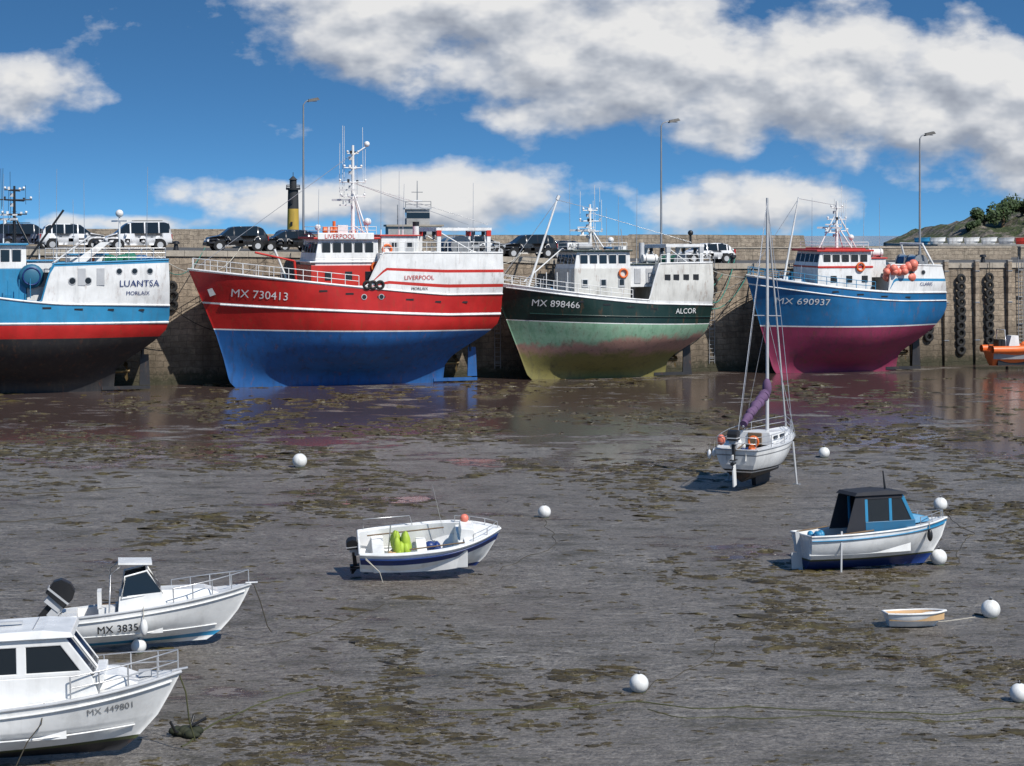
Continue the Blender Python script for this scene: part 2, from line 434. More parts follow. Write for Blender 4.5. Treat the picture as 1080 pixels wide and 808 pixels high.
for w in (-30,-24.5,-12,-2.2,5,14.2,18,24,34,40): bollard(w)

# ---------------------------------------------------------------- cars
def carpaint(n,c):
    if n in MAT: return MAT[n]
    m,nt,b=newmat(n); b.inputs['Roughness'].default_value=.3
    b.inputs['Coat Weight'].default_value=.6; b.inputs['Coat Roughness'].default_value=.05
    tc=N(nt,'ShaderNodeTexCoord').outputs['Object']; nn=noise_n(nt,tc,2,4,.7)
    c_=mix(nt,ramp(nt,nn,[(.4,0.),(.8,.25)]),c,(.18,.16,.13)); nt.links.new(c_,b.inputs['Base Color'])
    MAT[n]=m; return m
cw=carpaint('car_white',(.75,.75,.75)); cb_=carpaint('car_black',(.012,.013,.016)); cg=carpaint('car_grey',(.35,.37,.39)); cd=carpaint('car_darkblue',(.02,.03,.06))
lightr=P('tail_light',(.4,.01,.01),.2,0); lightw=P('head_light',(.7,.72,.75),.1,0)
def car(name,w,o,rot,kind,pm,s=1.):
    if kind=='van':
        zr=[(0,1.0),(.06,1.15),(.16,1.72),(.5,1.82),(2.5,1.8),(2.9,1.68),(3.45,1.14),(3.6,1.05),(4.1,.86),(4.3,.6)]
        zb=[(0,1.0),(.2,1.08),(3.3,1.04),(3.6,1.0),(4.1,.84),(4.3,.58)]; wp_=[.85,1.75,2.65]; W=.9;ws=(2.75,3.5);rw=(.02,.2)
    elif kind=='suv':
        zr=[(0,.95),(.1,1.05),(.4,1.58),(.8,1.68),(2.3,1.66),(2.6,1.58),(3.2,1.1),(3.35,1.04),(4.05,.92),(4.3,.6)]
        zb=[(0,.95),(.2,1.05),(3.1,1.0),(3.4,.99),(4.05,.9),(4.3,.58)]; wp_=[.75,1.55,2.4]; W=.9;ws=(2.5,3.25);rw=(.08,.42)
    else:
        zr=[(0,.85),(.1,.98),(.55,1.36),(1.1,1.47),(2.2,1.45),(2.5,1.36),(3.15,.98),(3.3,.93),(4.0,.76),(4.3,.52)]
        zb=[(0,.85),(.2,.93),(3.0,.9),(3.3,.88),(4.0,.74),(4.3,.5)]; wp_=[.7,1.45,2.3]; W=.86;ws=(2.35,3.2);rw=(.1,.56)
    xs_=sorted(set([0,.05,.1,.2,.35,.55,.8,1.1,1.4,1.5,1.8,2.1,2.35,2.45,2.6,2.8,3.0,3.2,3.35,3.6,3.85,4.05,4.2,4.3]+[p-.04 for p in wp_]+[p+.04 for p in wp_]))
    I=lambda x,t: float(np.interp(x,[p[0] for p in t],[p[1] for p in t]))
    e=empty(name,QP(w,o,Q(w)),(0,0,rot),s); m=M(); cx=2.15
    vs=[]
    for x in xs_:
        hw=W*float(np.interp(x,[0,.15,.5,3.5,4.1,4.3],[.84,.95,1,.99,.9,.7])); b0=I(x,zb); r0=max(I(x,zr),b0+.01)
        up=r0-b0; k=hw*(.97-.2*min(up/.7,1))
        bot=.3 if .2<x<4.1 else .42
        for sd in (1,-1):
            vs+=[(x-cx,sd*hw*.9,bot),(x-cx,sd*hw*1.0,.5),(x-cx,sd*hw,.72*1.0 if b0>.8 else b0*.9),(x-cx,sd*hw*.97,b0),(x-cx,sd*k,r0-.05*min(up/.3,1)),(x-cx,sd*k*.75,r0)]
    n=12
    for i in range(len(xs_)-1):
        xm=(xs_[i]+xs_[i+1])/2
        for sd in (0,1):
            o_=sd*6
            for k in range(5):
                f=[i*n+o_+k,(i+1)*n+o_+k,(i+1)*n+o_+k+1,i*n+o_+k+1]
                mt=pm
                if k==3 and I(xm,zr)-I(xm,zb)>.12 and not any(abs(xm-p)<.041 for p in wp_) and rw[1]-.05<xm<ws[1]-.1: mt=glass
                if k==4 and (ws[0]<xm<ws[1] or rw[0]<xm<rw[1]): mt=glass
                m.add([vs[a] for a in f],[(0,1,2,3)],mt,mt is pm)
        f=[i*n+5,(i+1)*n+5,(i+1)*n+11,i*n+11]
        m.add([vs[a] for a in f],[(0,1,2,3)],glass if (ws[0]<xm<ws[1] or rw[0]<xm<rw[1]) else pm)
        f=[i*n,(i+1)*n,(i+1)*n+6,i*n+6]; m.add([vs[a] for a in f],[(0,1,2,3)],blk)
    for i in (0,len(xs_)-1):
        a=[vs[i*n+k] for k in range(6)]+[vs[i*n+6+k] for k in range(5,-1,-1)]
        m.add(a,[tuple(range(12))],pm)
    bm_=m.build('body',e)
    mod=bm_.modifiers.new('w','WELD'); mod.merge_threshold=.002
    t=M()
    for x in (.78-cx,3.42-cx):
        for sd in (1,-1):
            t.tube((x,sd*(W-.22),.34),(x,sd*(W+.004),.34),.39,blk,n=20)
            t.tube((x,sd*(W-.2),.32),(x,sd*(W+.02),.32),.32,rubber,n=20); t.tube((x,sd*(W+.02),.32),(x,sd*(W+.03),.32),.2,lgrey,n=12)
    t.build('wheels',e)
    t=M()
    for sd in (1,-1):
        t.box((4.12-cx,sd*.62,.7),(.22,.3,.15),lightw); t.box((.07-cx,sd*.7,.85),(.14,.16,.3),lightr)
        t.box((2.95-cx,sd*(W+.08),1.0),(.14,.2,.14),pm)
        for x in (1.3,2.1): t.box((x-cx,sd*(W+.005),.83),(.16,.03,.03),blk)
    t.box((4.27-cx,0,.45),(.12,1.3,.2),blk); t.box((0.0-cx,0,.48),(.1,1.5,.2),blk); t.box((-.06-cx,0,.62),(.02,.5,.11),white)
    if kind=='van':
        for sd in (1,-1): t.tube((.6-cx,sd*.6,1.87),(2.4-cx,sd*.6,1.87),.02,blk,n=5)
    t.build('trim',e)
car('parked_car',-31.2,-4.2,A,'suv',cw,1.08)
car('parked_van',-26.9,-2.9,A+math.pi,'van',cw,1.1)
car('parked_car',-19.7,-4,A+math.pi,'suv',cb_,1.05)
car('parked_car',-15.9,-4.6,A+math.pi,'hatch',cb_,1.05)
car('parked_car',-12.9,-14,A,'suv',cd)
car('parked_car',-.9,-5,A,'hatch',cg,1.05)
car('parked_car',2.8,-5,A+math.pi,'suv',cb_,1.05)
car('parked_car',7.2,-7,A,'hatch',cd)
car('parked_car',17.0,-3.5,A+math.pi,'hatch',cw,1.05)
car('parked_car',-34,-10,A,'van',cd)

# ---------------------------------------------------------------- street lamps
def lamp(w,o,top,arm=1.1,sd=1):
    m=M(); z0=Q(w); e=empty('street_lamp',QP(w,o,z0),(0,0,A)); h=top-z0
    m.tube((0,0,0),(0,0,.9),.15,grey,.13,10); m.tube((0,0,.9),(0,0,h-.3),.1,grey,.06,8)
    m.path([(0,0,h-.3),(sd*.15,0,h-.08),(sd*arm*.55,0,h+.05),(sd*arm,0,h+.1)],.045,grey,6); m.box((0,0,.02),(.4,.4,.05),grey)
    m.build('pole',e)
    m=M(); m.box((sd*(arm+.2),0,h+.13),(.95,.4,.22),blk,(0,-12,0),.8,.7); m.box((sd*(arm+.22),0,h+.01),(.5,.22,.05),lgrey); m.build('lamp_head',e)
lamp(15.2,-8,19.4,.9); lamp(36.3,-4,18.5,.7); lamp(-12.2,-16,21,.6)

# ---------------------------------------------------------------- trawlers
def prop_rudder(m,xp,zp,xr,rd=.75,mt=None):
    mt=mt or black
    m.prism([(xr-.4,zp-.95),(xr+.3,zp-.95),(xr+.25,zp+1.1),(xr-.3,zp+1.1)],-.06,.06,mt); m.tube((xr+.1,0,zp+.8),(xr+.1,0,zp+2.2),.1,black)
    m.box(((xr+xp)/2+.6,0,.2),(xp-xr+2.0,.22,.22),mt)
    m.tube((xp+1.3,0,zp),(xp-.25,0,zp),.16,bronze,.12,10)
    for k in range(4):
        a=k*math.pi/2+.5; c,s=math.cos(a),math.sin(a)
        pts=[(xp-.1,.1*c,zp+.1*s),(xp+.12,rd*.7*math.cos(a+.3),zp+rd*.7*math.sin(a+.3)),(xp,rd*c,zp+rd*s),(xp-.14,rd*.7*math.cos(a-.3),zp+rd*.7*math.sin(a-.3))]
        m.add(pts,[(0,1,2,3)],bronze)
def wheelhouse(m,x0,x1,hw,z0,zm,z1,lo,up,rk=.35,nw=5,roofm=None,ovh=.2,aft_in=.0):
    m.prism([(x0,z0),(x1,z0),(x1,zm),(x0,zm)],-hw,hw,lo)
    m.prism([(x0+aft_in,zm+.002),(x1-.02,zm+.002),(x1-.02-rk*.5,z1),(x0+aft_in,z1)],-hw+.03,hw-.03,up,.12)
    m.box(((x0+x1)/2,0,z1+.07),(x1-x0+ovh*2-rk*.3,hw*2+ovh,.14),roofm or up)
    zh=(z1-zm)*.52; zc=zm+(z1-zm)*.55; span=(x1-x0)*.85; ww=span/nw
    for i in range(nw):
        x=x0+(x1-x0)*.06+ww*(i+.5)
        for sd in (1,-1):
            y=hw-.03-.12*(zc-zm)/(z1-zm)
            m.box((x,sd*(y+.005),zc),(ww*.88,.05,zh+.1),lgrey); m.box((x,sd*(y+.02),zc),(ww*.76,.06,zh),glass)
    for i in range(5):
        y=(i-2)*hw*2*.185
        m.box((x1-.02-rk*.28,y,zc),(.06,hw*.3,zh+.06),glass,(0,-math.degrees(math.atan(rk*.5/(z1-zm))),0))
def mast(m,x,z0,z1,mt,r=.13,arms=((.55,1.3),(.75,.9),(.9,.55)),lean=0):
    m.tube((x,0,z0),(x+lean,0,z1),r,mt,r*.6,10)
    h=z1-z0
    for k,(f,a) in enumerate(arms):
        z=z0+h*f; xx=x+lean*f
        m.tube((xx-a*.5,-a,z),(xx+a*.5,a,z),.045,mt,n=6)
        m.tube((xx-a*.8,0,z+.05),(xx+a*.8,0,z+.05),.04,mt,n=6)
        for sd in (-1,1):
            m.box((xx+sd*a*.5,sd*a,z+.12),(.14,.14,.2),blk if k%2 else white)
            m.sphere((xx+sd*a*.75,0,z+.18),.09,white,nu=10,nv=6)
        m.box((xx+.18,0,z-.3),(.2,.2,.22),lgrey)
    m.box((x+.5,0,z0+h*.33),(.8,.5,.08),mt); m.tube((x+.6,0,z0+h*.33),(x+.6,0,z0+h*.33+.3),.12,white,n=8)
    m.box((x+.6,0,z0+h*.33+.36),(.12,1.9,.14),white,(0,0,50))
    m.box((x+.4,.2,z0+h*.5),(.1,1.2,.1),white,(0,0,65))
    for dx,dy in ((-.9,-.7),(-.9,.7)): m.tube((x+dx,dy,z0),(x+lean*.5,0,z0+h*.5),.055,mt,n=6)
    for i in range(5):
        xx=x+random.uniform(-.9,.9); yy=random.uniform(-.8,.8)
        m.tube((xx,yy,z0+h*random.uniform(.3,.75)),(xx+random.uniform(-.06,.06),yy,z1+random.uniform(-.3,1.6)),.018,mt,n=4)
    for i in range(9): 
        z=z0+.3+i*h*.06; m.tube((x-.17,0,z),(x+.17,0,z),.015,mt,n=4)
def whips(m,pts,mt=steel):
    for (x,y,z,h) in pts:
        m.tube((x,y,z),(x+random.uniform(-.1,.1),y,z+h),.022,mt,.012,n=5); m.tube((x,y,z),(x,y,z+.35),.05,white,n=6)
def gantry(m,x0,x1,hw,z0,z1,mt,trim):
    for sd in (1,-1):
        for x in (x0,x1):
            m.box((x,sd*hw,(z0+z1)/2),(.26,.24,z1-z0),mt); m.box((x,sd*hw,z1-.2),(.32,.3,.4),trim)
        m.box(((x0+x1)/2,sd*hw,z1+.08),(x1-x0+.4,.26,.2),mt)
        m.tube((x0,sd*hw,z0+.1),(x1,sd*hw,z1-.1),.05,mt,n=6)
    for x in (x0,x1):
        m.box((x,0,z1+.05),(.28,hw*2-.27,.26),mt)
        for y in (-hw*.5,hw*.5): m.tube((x,y,z1-.4),(x,y,z1-.05),.14,blk,n=8); m.tube((x-.06,y,z1-.45),(x+.06,y,z1-.45),.2,grey,n=10)
    for i in range(6): m.tube((lerp(x0,x1,i/5),-hw,z1+.18),(lerp(x0,x1,i/5),hw,z1+.18),.03,mt,n=5)
def drum(m,x,z,wd,r,net):
    m.tube((x,-wd/2,z),(x,wd/2,z),r*.8,net,n=14)
    for s_ in (-1,0,1): m.tube((x,s_*wd/2-.04,z),(x,s_*wd/2+.04,z),r,grey,n=18)
    for s_ in (-1,1): m.box((x,s_*(wd/2+.12),z-r*.5),(.5,.1,r*1.3),grey)
def heap(m,c,rx,ry,rz,mt,k=9):
    for i in range(k):
        m.sphere((c[0]+random.uniform(-.6,.6)*rx,c[1]+random.uniform(-.6,.6)*ry,c[2]+random.uniform(0,.4)*rz),1,mt,(rx*random.uniform(.3,.5),ry*random.uniform(.3,.5),rz*random.uniform(.4,.8)),9,6)
def clutter(m,x0,x1,hw,zf,n,cols=None):
    cols=cols or [white,lgrey,grey,blk,orange,netb,netg,yellow,deckm,white]
    for i in range(n):
        x=random.uniform(x0,x1); y=random.uniform(-hw,hw); z=zf; c=random.choice(cols); t=random.random()
        if t<.35: h=random.uniform(.15,.7); m.box((x,y,z+h/2),(random.uniform(.2,.9),random.uniform(.2,.8),h),c,(0,0,random.uniform(-20,20)))
        elif t<.6: h=random.uniform(.3,1.); m.tube((x,y,z),(x,y,z+h),random.uniform(.05,.2),c,n=9)
        elif t<.75: r=random.uniform(.2,.35); m.tube((x-.5,y,z+r),(x+.5,y,z+r),r,c,n=12)
        elif t<.9: m.tube((x,y,z),(x+random.uniform(-.2,.2),y,z+random.uniform(1,1.8)),.03,steel,n=5)
        else: m.torus((x,y,z+.12),.28,.09,random.choice([ropew,netb,orange]),'z',12,6)
def liferaft(m,x,y,z):
    m.tube((x-.55,y,z+.35),(x+.55,y,z+.35),.3,white,n=14)
    for d in (-.35,.35): m.box((x+d,y,z+.05),(.08,.7,.12),grey); m.torus((x+d,y,z+.35),.31,.02,blk,'x',14,4)
def ring(m,x,y,z): m.torus((x,y,z),.3,.08,orange,'y',16,7)
def portholes(m,H,xs_,z,r=.15):
    for x in xs_:
        y=H.at(x,z); m.tube((x,y-.02,z),(x,y+.04,z),r*1.3,lgrey,n=14); m.tube((x,y,z),(x,y+.055,z),r,glass,n=14)
def scuppers(m,H,xs_,zf,mt=blk):
    for x in xs_:
        z=zf(H.u(x,zf(.5))); y=H.at(x,z); m.box((x,y+.005,z),(.55,.03,.12),mt)
C=lambda v: (lambda u: v)
def cap(m,H,top,mt,r=.07,n=50,off=0):
    for sd in (1,-1): m.path([H.pt(i/n,top(i/n)+off,sd) for i in range(n+1)],r,mt,6)
    a=H.pt(0,top(0)); m.path([(a[0],-a[1],a[2]+off),(a[0],a[1],a[2]+off)],r,mt,6)
def strake(m,H,zf,u0,u1,mt,r=.06,n=50):
    for sd in (1,-1):
        pts=[]
        for i in range(n+1):
            q=lerp(u0,u1,i/n); a=H.pt(q,zf(q),1,-.02); pts.append((a[0],sd*a[1],a[2]))
        m.path(pts,r,mt,6)
SEC=[(0,.04),(.5,.06),(.9,.16),(1.3,.34),(1.8,.55),(2.4,.75),(3.2,.91),(4.2,1),(12,1.0)]
SEC2=[(0,.05),(.4,.07),(.7,.18),(1.0,.34),(1.5,.56),(2,.73),(2.8,.91),(3.8,1),(12,1)]
def red_trawler():
    e=empty('fishing_trawler',QP(-2.84,4.0,0),(0,0,A+math.pi))
    H=Hull(21.4,7.4,[(0,18.3),(.4,18.7),(2,19.1),(3.6,19.6),(6,20.6),(8.1,21.5),(9,21.8)],[(0,3.6),(1.3,3.5),(1.8,3.2),(2.3,2.6),(2.9,1.7),(3.5,.8),(4.2,.12),(5,0),(9.5,.2)],SEC,7.5,(.38,.62),(1.2,2.4),(.06,.85),.42)
    rail=lambda u: 6.3+1.8*max(0,(u-.2)/.8)**1.15
    top=lambda u: max(rail(u),float(np.interp(u,[0,.4,.475],[9.15,9.2,6.9])))
    zw=lambda u: 3.7+.25*u
    mid=lambda u: lerp(zw(u)+.1,rail(u),.42)
    rows=[(C(0),lambda u:blueaf,12),(zw,lambda u:white,1),(lambda u:zw(u)+.09,lambda u:red,3),(mid,lambda u:white,1),(lambda u:mid(u)+.12,lambda u:red,3),
          (lambda u:rail(u)-.12,lambda u:white if u>.45 else red,1),(rail,lambda u:white,1),(lambda u:lerp(rail(u),top(u),.16),lambda u:redb,1),(lambda u:lerp(rail(u),top(u),.24),lambda u:white,1),
          (lambda u:lerp(rail(u),top(u),.52),lambda u:redb,1),(lambda u:lerp(rail(u),top(u),.59),lambda u:white,2),(top,None,0)]
    m=M(); hull_mesh(m,H,rows,80); cap(m,H,top,white,.06,100); strake(m,H,lambda u:rail(u)-.02,0,.97,white,.06); strake(m,H,mid,0,.95,white,.07)
    prop_rudder(m,2.7,1.35,1.5,.75,blueaf); 
    hull_text(m,H,'MX 730413',18.9,6.25,.76,white,1,-.07)
    hull_text(m,H,'LIVERPOOL',7.4,7.34,.42,redb,1,0); hull_text(m,H,'MORLAIX',6.9,6.63,.28,blk,1,0)
    portholes(m,H,[9.0,10.2],6.2); scuppers(m,H,[3,5,7,9,11.2,13],lambda u:rail(u)-.55)
    m.box((20.0,H.at(20,6.6)+.03,6.55),(.5,.12,.5),grey,(0,20,0))
    m.build('hull',e)
    m=M(); deck(m,H,.42,.985,lambda u:rail(u)-.95,deckm); deck(m,H,.01,.42,C(8.5),deckm)
    m.prism([(8.6,6),(9.0,6),(9.0,9.15),(8.6,9.15)],-3.2,3.2,white); m.build('decks',e)
    m=M()
    wheelhouse(m,8.9,13.3,2.5,6.0,8.8,10.1,white,white,.5,5,redb,.2)
    m.box((11.3,0,7.6),(4.6,5.1,1.45),redb); m.box((11.3,0,8.55),(4.8,5.2,.1),white)
    m.box((11.2,2.62,10.3),(3.9,.06,.44),white); m.box((11.2,0,10.44),(3.8,4.4,.06),redb)
    flat_text(m,'LIVERPOOL',.42,redb,(12.7,2.67,10.14),(-1,0,0),(0,0,1))
    m.box((7.3,0,9.4),(2.6,4.2,1.8),white); m.box((7.3,0,10.35),(2.9,4.5,.1),redb)
    for x in (6.6,7.7): m.box((x,2.11,9.3),(.62,.05,1.3),lgrey); m.box((x,2.13,9.7),(.35,.05,.4),glass)
    m.tube((5.9,1.2,8.5),(5.9,1.2,11.0),.24,white,.22,12); m.tube((5.9,1.2,11.0),(5.9,1.2,11.3),.23,blk,.23,12)
    for x in (9.6,11,12.4): m.box((x,2.56,7.6),(.5,.05,.6),glass)
    m.build('wheelhouse',e,.03)
    m=M(); mast(m,10.1,10.4,16.6,white,.15,((.42,1.1),(.58,1.2),(.74,.8),(.9,.5)))
    m.tube((10.1,0,15.9),(9.2,0,16.5),.05,white); m.sphere((9.1,0,16.7),.2,white)
    m.sphere((9.2,.6,11.3),.26,white); m.tube((9.2,.6,10.4),(9.2,.6,11.1),.05,white); m.sphere((12.4,-.8,10.9),.22,white)
    m.tube((14.4,0,6.5),(15.6,0,9.4),.08,white); 
    for y in (-.4,.4): m.tube((10.1,y,11),(9.4,y*4,10.4),.04,white)
    whips(m,[(8.6,2.,10.4,4.6),(9.3,-2,10.4,5.5),(12.9,1.6,10.5,3),(7,1.8,10.4,3.5),(6.4,-1.5,10.4,4.5),(2,2,9,5)])
    for p,q in (((10.1,0,16.0),(20.9,0,8.2)),((10.1,0,14),(1.,2.4,11.1)),((10.1,0,14),(1.,-2.4,11.1))): m.path([p,q],.018,steel,4)
    m.build('mast',e)
    m=M(); gantry(m,1.0,4.6,2.4,8.5,10.7,white,redb); drum(m,2.8,9.6,3.6,.75,netb)
    for x in (19,17.6): m.tube((x,-.5,rail(.9)-.9),(x,.5,rail(.9)-.9),.3,grey,n=12)
    for s_ in (1,-1):
        pts=[H.pt(u,rail(u),s_,.12) for u in np.linspace(.5,.985,12)]; m.rail(pts,.75,white,.025,2)
        pts=[H.pt(u,9.18,s_,.1) for u in np.linspace(.01,.4,12)]; m.rail(pts,.7,white,.022,2)
    liferaft(m,5.2,1.8,8.6); ring(m,8.2,2.2,9.4); ring(m,9.1,2.62,8.2)
    clutter(m,14,19.5,1.6,6.5,26); clutter(m,1,7.5,2.5,8.5,18); clutter(m,9.2,12.8,2,10.45,8,[white,lgrey,orange])
    m.rail([(9,-2.3,10.45),(9,2.3,10.45),(13,2.3,10.45),(13,-2.3,10.45)],.5,white,.02,2)
    for x in (9.2,9.7,10.1): m.torus((x-.1,3.75,7.0),.24,.09,rubber,'y')
    heap(m,(15.5,0,6.7),1.2,1.4,.7,netg); m.tube((14.2,.9,6.3),(14.4,.9,8.6),.09,redb); m.tube((14.4,.9,8.6),(17.2,1.4,9.2),.07,redb)
    m.build('deck_gear',e)
red_trawler()
def green_trawler():
    e=empty('fishing_trawler',QP(13.36,3.8,0),(R(.8),0,A+math.pi))
    H=Hull(16,6.6,[(0,13.1),(.4,13.5),(2,14.1),(3.5,14.7),(5.5,15.5),(7,16.),(8,16.2)],[(0,2.8),(1.2,2.7),(1.7,2.2),(2.3,1.3),(2.9,.5),(3.6,.05),(5,0),(9,.25)],SEC2,6.5,(.38,.6),(1.3,2.3),(.06,.85),.42)
    rail=lambda u: 5.5+.5*u+1.0*max(0,(u-.3)/.7)**1.5
    top=lambda u: max(rail(u),float(np.interp(u,[0,.27,.36],[8.35,8.3,5.])))
    zw=lambda u: 3.85+.45*u**1.5
    rows=[(C(0),lambda u:greenaf,12),(zw,lambda u:white,1),(lambda u:zw(u)+.06,lambda u:dgreen,6),(lambda u:rail(u)-.25,lambda u:white,1),(rail,lambda u:offwhite,4),(top,None,0)]
    m=M(); hull_mesh(m,H,rows,80); cap(m,H,top,white,.06,100); strake(m,H,lambda u:rail(u)-.25,0,.96,white,.05); strake(m,H,lambda u:zw(u)+.55,0,.9,dgreen,.06)
    prop_rudder(m,2.1,1.2,1.1,.65)
    hull_text(m,H,'MX 898466',13.7,5.35,.66,white,1,-.06); hull_text(m,H,'ALCOR',3.2,4.68,.54,white,1,0,.07)
    scuppers(m,H,[5,6.8,8.6,10.4],lambda u:rail(u)-.6); 
    for x in (1.6,2.4,3.2,3.9): m.box((x,H.at(x,7.3)+.01,7.3),(.45,.04,.4),blk)
    m.build('hull',e)
    m=M(); deck(m,H,.27,.98,lambda u:rail(u)-.9,deckm); deck(m,H,.01,.28,C(7.5),deckm); m.prism([(4.0,5),(4.4,5),(4.4,8.25),(4.0,8.25)],-2.9,2.9,offwhite); m.build('decks',e)
    m=M(); wheelhouse(m,6.3,10.6,2.1,5.2,7.95,9.15,offwhite,white,.5,5,dgreen)
    m.box((10.0,1.2,9.55),(1.6,.08,.5),white); flat_text(m,'ALCOR',.46,blk,(10.75,1.25,9.4),(-1,0,0),(0,0,1))
    m.box((5.2,0,7.4),(2.3,3.8,1.6),white); m.box((5.2,0,8.25),(2.5,4,.1),dgreen)
    for x in (4.8,5.7): m.box((x,1.92,7.4),(.5,.05,1.1),lgrey)
    for x in (7,8.4,9.8): m.box((x,2.12,6.9),(.5,.05,.6),lgrey); m.box((x,2.14,6.95),(.35,.05,.4),glass)
    m.tube((5,1,8.3),(5,1,9.8),.2,lgrey,n=10)
    m.build('wheelhouse',e,.03)
    m=M(); mast(m,8.6,9.25,12.6,white,.13,((.4,1.2),(.62,1.),(.85,.7)))
    m.tube((13.6,.3,6.2),(11.2,.2,12.9),.1,white,.07,8); m.tube((11.2,.2,12.9),(11.05,.2,13.2),.13,white,n=6)
    m.tube((10.7,-.5,9.3),(13.6,-.3,7),.05,white)
    m.path([(11.2,.2,12.9),(8.6,0,12.3)],.02,steel,4); m.path([(11.2,.2,12.9),(15.6,0,7)],.02,steel,4); m.path([(8.6,0,12),(1.5,2,9.8)],.02,steel,4)
    m.sphere((7.2,.5,10),.22,white); m.tube((7.2,.5,9.2),(7.2,.5,9.8),.04,white)
    whips(m,[(7,1.6,9.2,4),(9.6,-1.5,9.2,5),(6.7,-1.6,9.2,3.2),(5.4,1,8.3,5.5),(2.2,-2,8.3,4)])
    m.build('mast',e)
    m=M(); gantry(m,.8,3.4,2.1,7.5,9.5,white,lgrey); drum(m,2.1,8.4,3,.6,netg)
    m.tube((1.4,1.6,9.6),(1.4,1.6,10.4),.09,blk); m.sphere((1.4,1.6,10.5),.2,blk)
    for s_ in (1,-1):
        pts=[H.pt(u,rail(u),s_,.1) for u in np.linspace(.42,.985,12)]; m.rail(pts,.65,white,.024,2)
    pts=[H.pt(u,8.33,1,.1) for u in np.linspace(.01,.26,7)]; m.rail(pts,.6,white,.024,2)
    m.rail([(6.5,-1.9,9.3),(6.5,1.9,9.3),(10.4,1.9,9.3),(10.4,-1.9,9.3)],.5,white,.02,2)
    clutter(m,11,14,1.3,5.8,22,[white,lgrey,lblue,grey,offwhite]); clutter(m,.8,3.8,2.2,7.5,12,[white,grey,blk,orange]); ring(m,6.9,2.2,7.6); liferaft(m,4.6,1.5,8.3)
    heap(m,(12,0,6),1,1.2,.6,netb); clutter(m,6.6,10,1.6,9.3,7,[white,lgrey])
    for x in (11,11.8,12.6,13.4): m.tube((x,1.8,6.0),(x,1.8,7.7),.035,white,n=5)
    m.build('deck_gear',e)
green_trawler()
def blue_trawler():
    e=empty('fishing_trawler',QP(32.85,3.8,0),(R(-.6),0,A+math.pi))
    H=Hull(15.8,6.4,[(0,13.3),(.4,13.6),(2,14.1),(3.5,14.6),(5.5,15.2),(7.4,15.8),(8,16.)],[(0,3.2),(1.4,3.1),(1.8,2.6),(2.5,1.7),(3.3,.8),(4.2,.2),(4.9,0),(6,.3),(9,1.1)],SEC2,6.8,(.38,.6),(1.3,2.3),(.06,.85),.42)
    rail=lambda u: 6.1+.15*u+1.15*max(0,(u-.25)/.75)**1.6
    top=lambda u: max(rail(u),float(np.interp(u,[0,.3,.38],[8.1,8.2,5.])))
    zw=lambda u: 3.55
    rows=[(C(0),lambda u:magenta,12),(zw,lambda u:white,1),(lambda u:zw(u)+.1,lambda u:blue,5),(lambda u:rail(u)-.72,lambda u:white,1),(lambda u:rail(u)-.62,lambda u:blue,2),(lambda u:rail(u)-.12,lambda u:white,1),(rail,lambda u:white,2),(lambda u:lerp(rail(u),top(u),.4),lambda u:lblue,1),(lambda u:lerp(rail(u),top(u),.5),lambda u:white,3),(top,None,0)]
    m=M(); hull_mesh(m,H,rows,80); cap(m,H,top,white,.06,100); strake(m,H,lambda u:rail(u)-.67,0,.96,white,.05); strake(m,H,lambda u:rail(u)-.05,0,.97,white,.06)
    prop_rudder(m,2.5,1.3,1.5,.65)
    hull_text(m,H,'MX 690937',14.0,5.3,.66,white,1,-.03,sx=1.15); hull_text(m,H,'CLARIS',2.9,6.6,.36,navy,1,0)
    scuppers(m,H,[4,6,8,10],lambda u:rail(u)-.4); portholes(m,H,[3.7,2.6],7.6)
    m.build('hull',e)
    m=M(); deck(m,H,.3,.98,lambda u:rail(u)-.9,deckm); deck(m,H,.01,.31,C(7.5),deckm); m.prism([(4.6,5.5),(5.0,5.5),(5.0,8.1),(4.6,8.1)],-2.8,2.8,white); m.build('decks',e)
    m=M(); wheelhouse(m,6.4,10.9,2.0,5.6,8.05,9.15,white,white,.5,5,redb)
    m.box((8.4,0,9.3),(3.4,3.2,.22),redb); m.box((8.6,0,8.0),(4.6,4.08,.16),redb)
    for x in (7,8.3,9.6): m.box((x,2.02,7.1),(.5,.05,.5),glass)
    m.box((5.8,0,7.9),(1.6,3.2,1.4),white); m.box((5.8,0,8.65),(1.8,3.4,.1),redb)
    m.build('wheelhouse',e,.03)
    m=M(); mast(m,8.3,9.4,12.9,white,.13,((.35,1.2),(.6,1.),(.85,.6)))
    m.tube((13.0,.3,6.2),(11.6,.2,13.2),.09,white,.06,8); m.sphere((7.4,.6,10.2),.22,white); m.tube((7.4,.6,9.3),(7.4,.6,10),.04,white)
    m.path([(11.6,.2,13.1),(8.3,0,12.6)],.02,steel,4); m.path([(11.6,.2,13.1),(15.5,0,7.4)],.02,steel,4)
    m.tube((6.6,0,9.3),(8.1,0,11.8),.06,white); m.tube((9.8,0,9.3),(8.5,0,11.8),.06,white)
    whips(m,[(6.8,1.4,9.2,3.6),(9.6,-1.5,9.2,4),(5.2,1,8.7,4.5)])
    m.build('mast',e)
    m=M()
    for sd in (1,-1): m.tube((.9,sd*2.2,7.5),(1.9,sd*1.6,9.7),.08,white)
    m.tube((1.9,-1.7,9.7),(1.9,1.7,9.7),.08,white); drum(m,1.9,8.3,2.8,.6,netb)
    for i in range(20): m.sphere((4.7+random.uniform(-1.2,1.1),3.0+random.uniform(-.5,.45),7.7+random.uniform(-.5,.6)),random.uniform(.26,.4),pink,nu=12,nv=8)
    for s_ in (1,-1):
        pts=[H.pt(u,rail(u),s_,.1) for u in np.linspace(.42,.985,12)]; m.rail(pts,.65,lblue,.024,2)
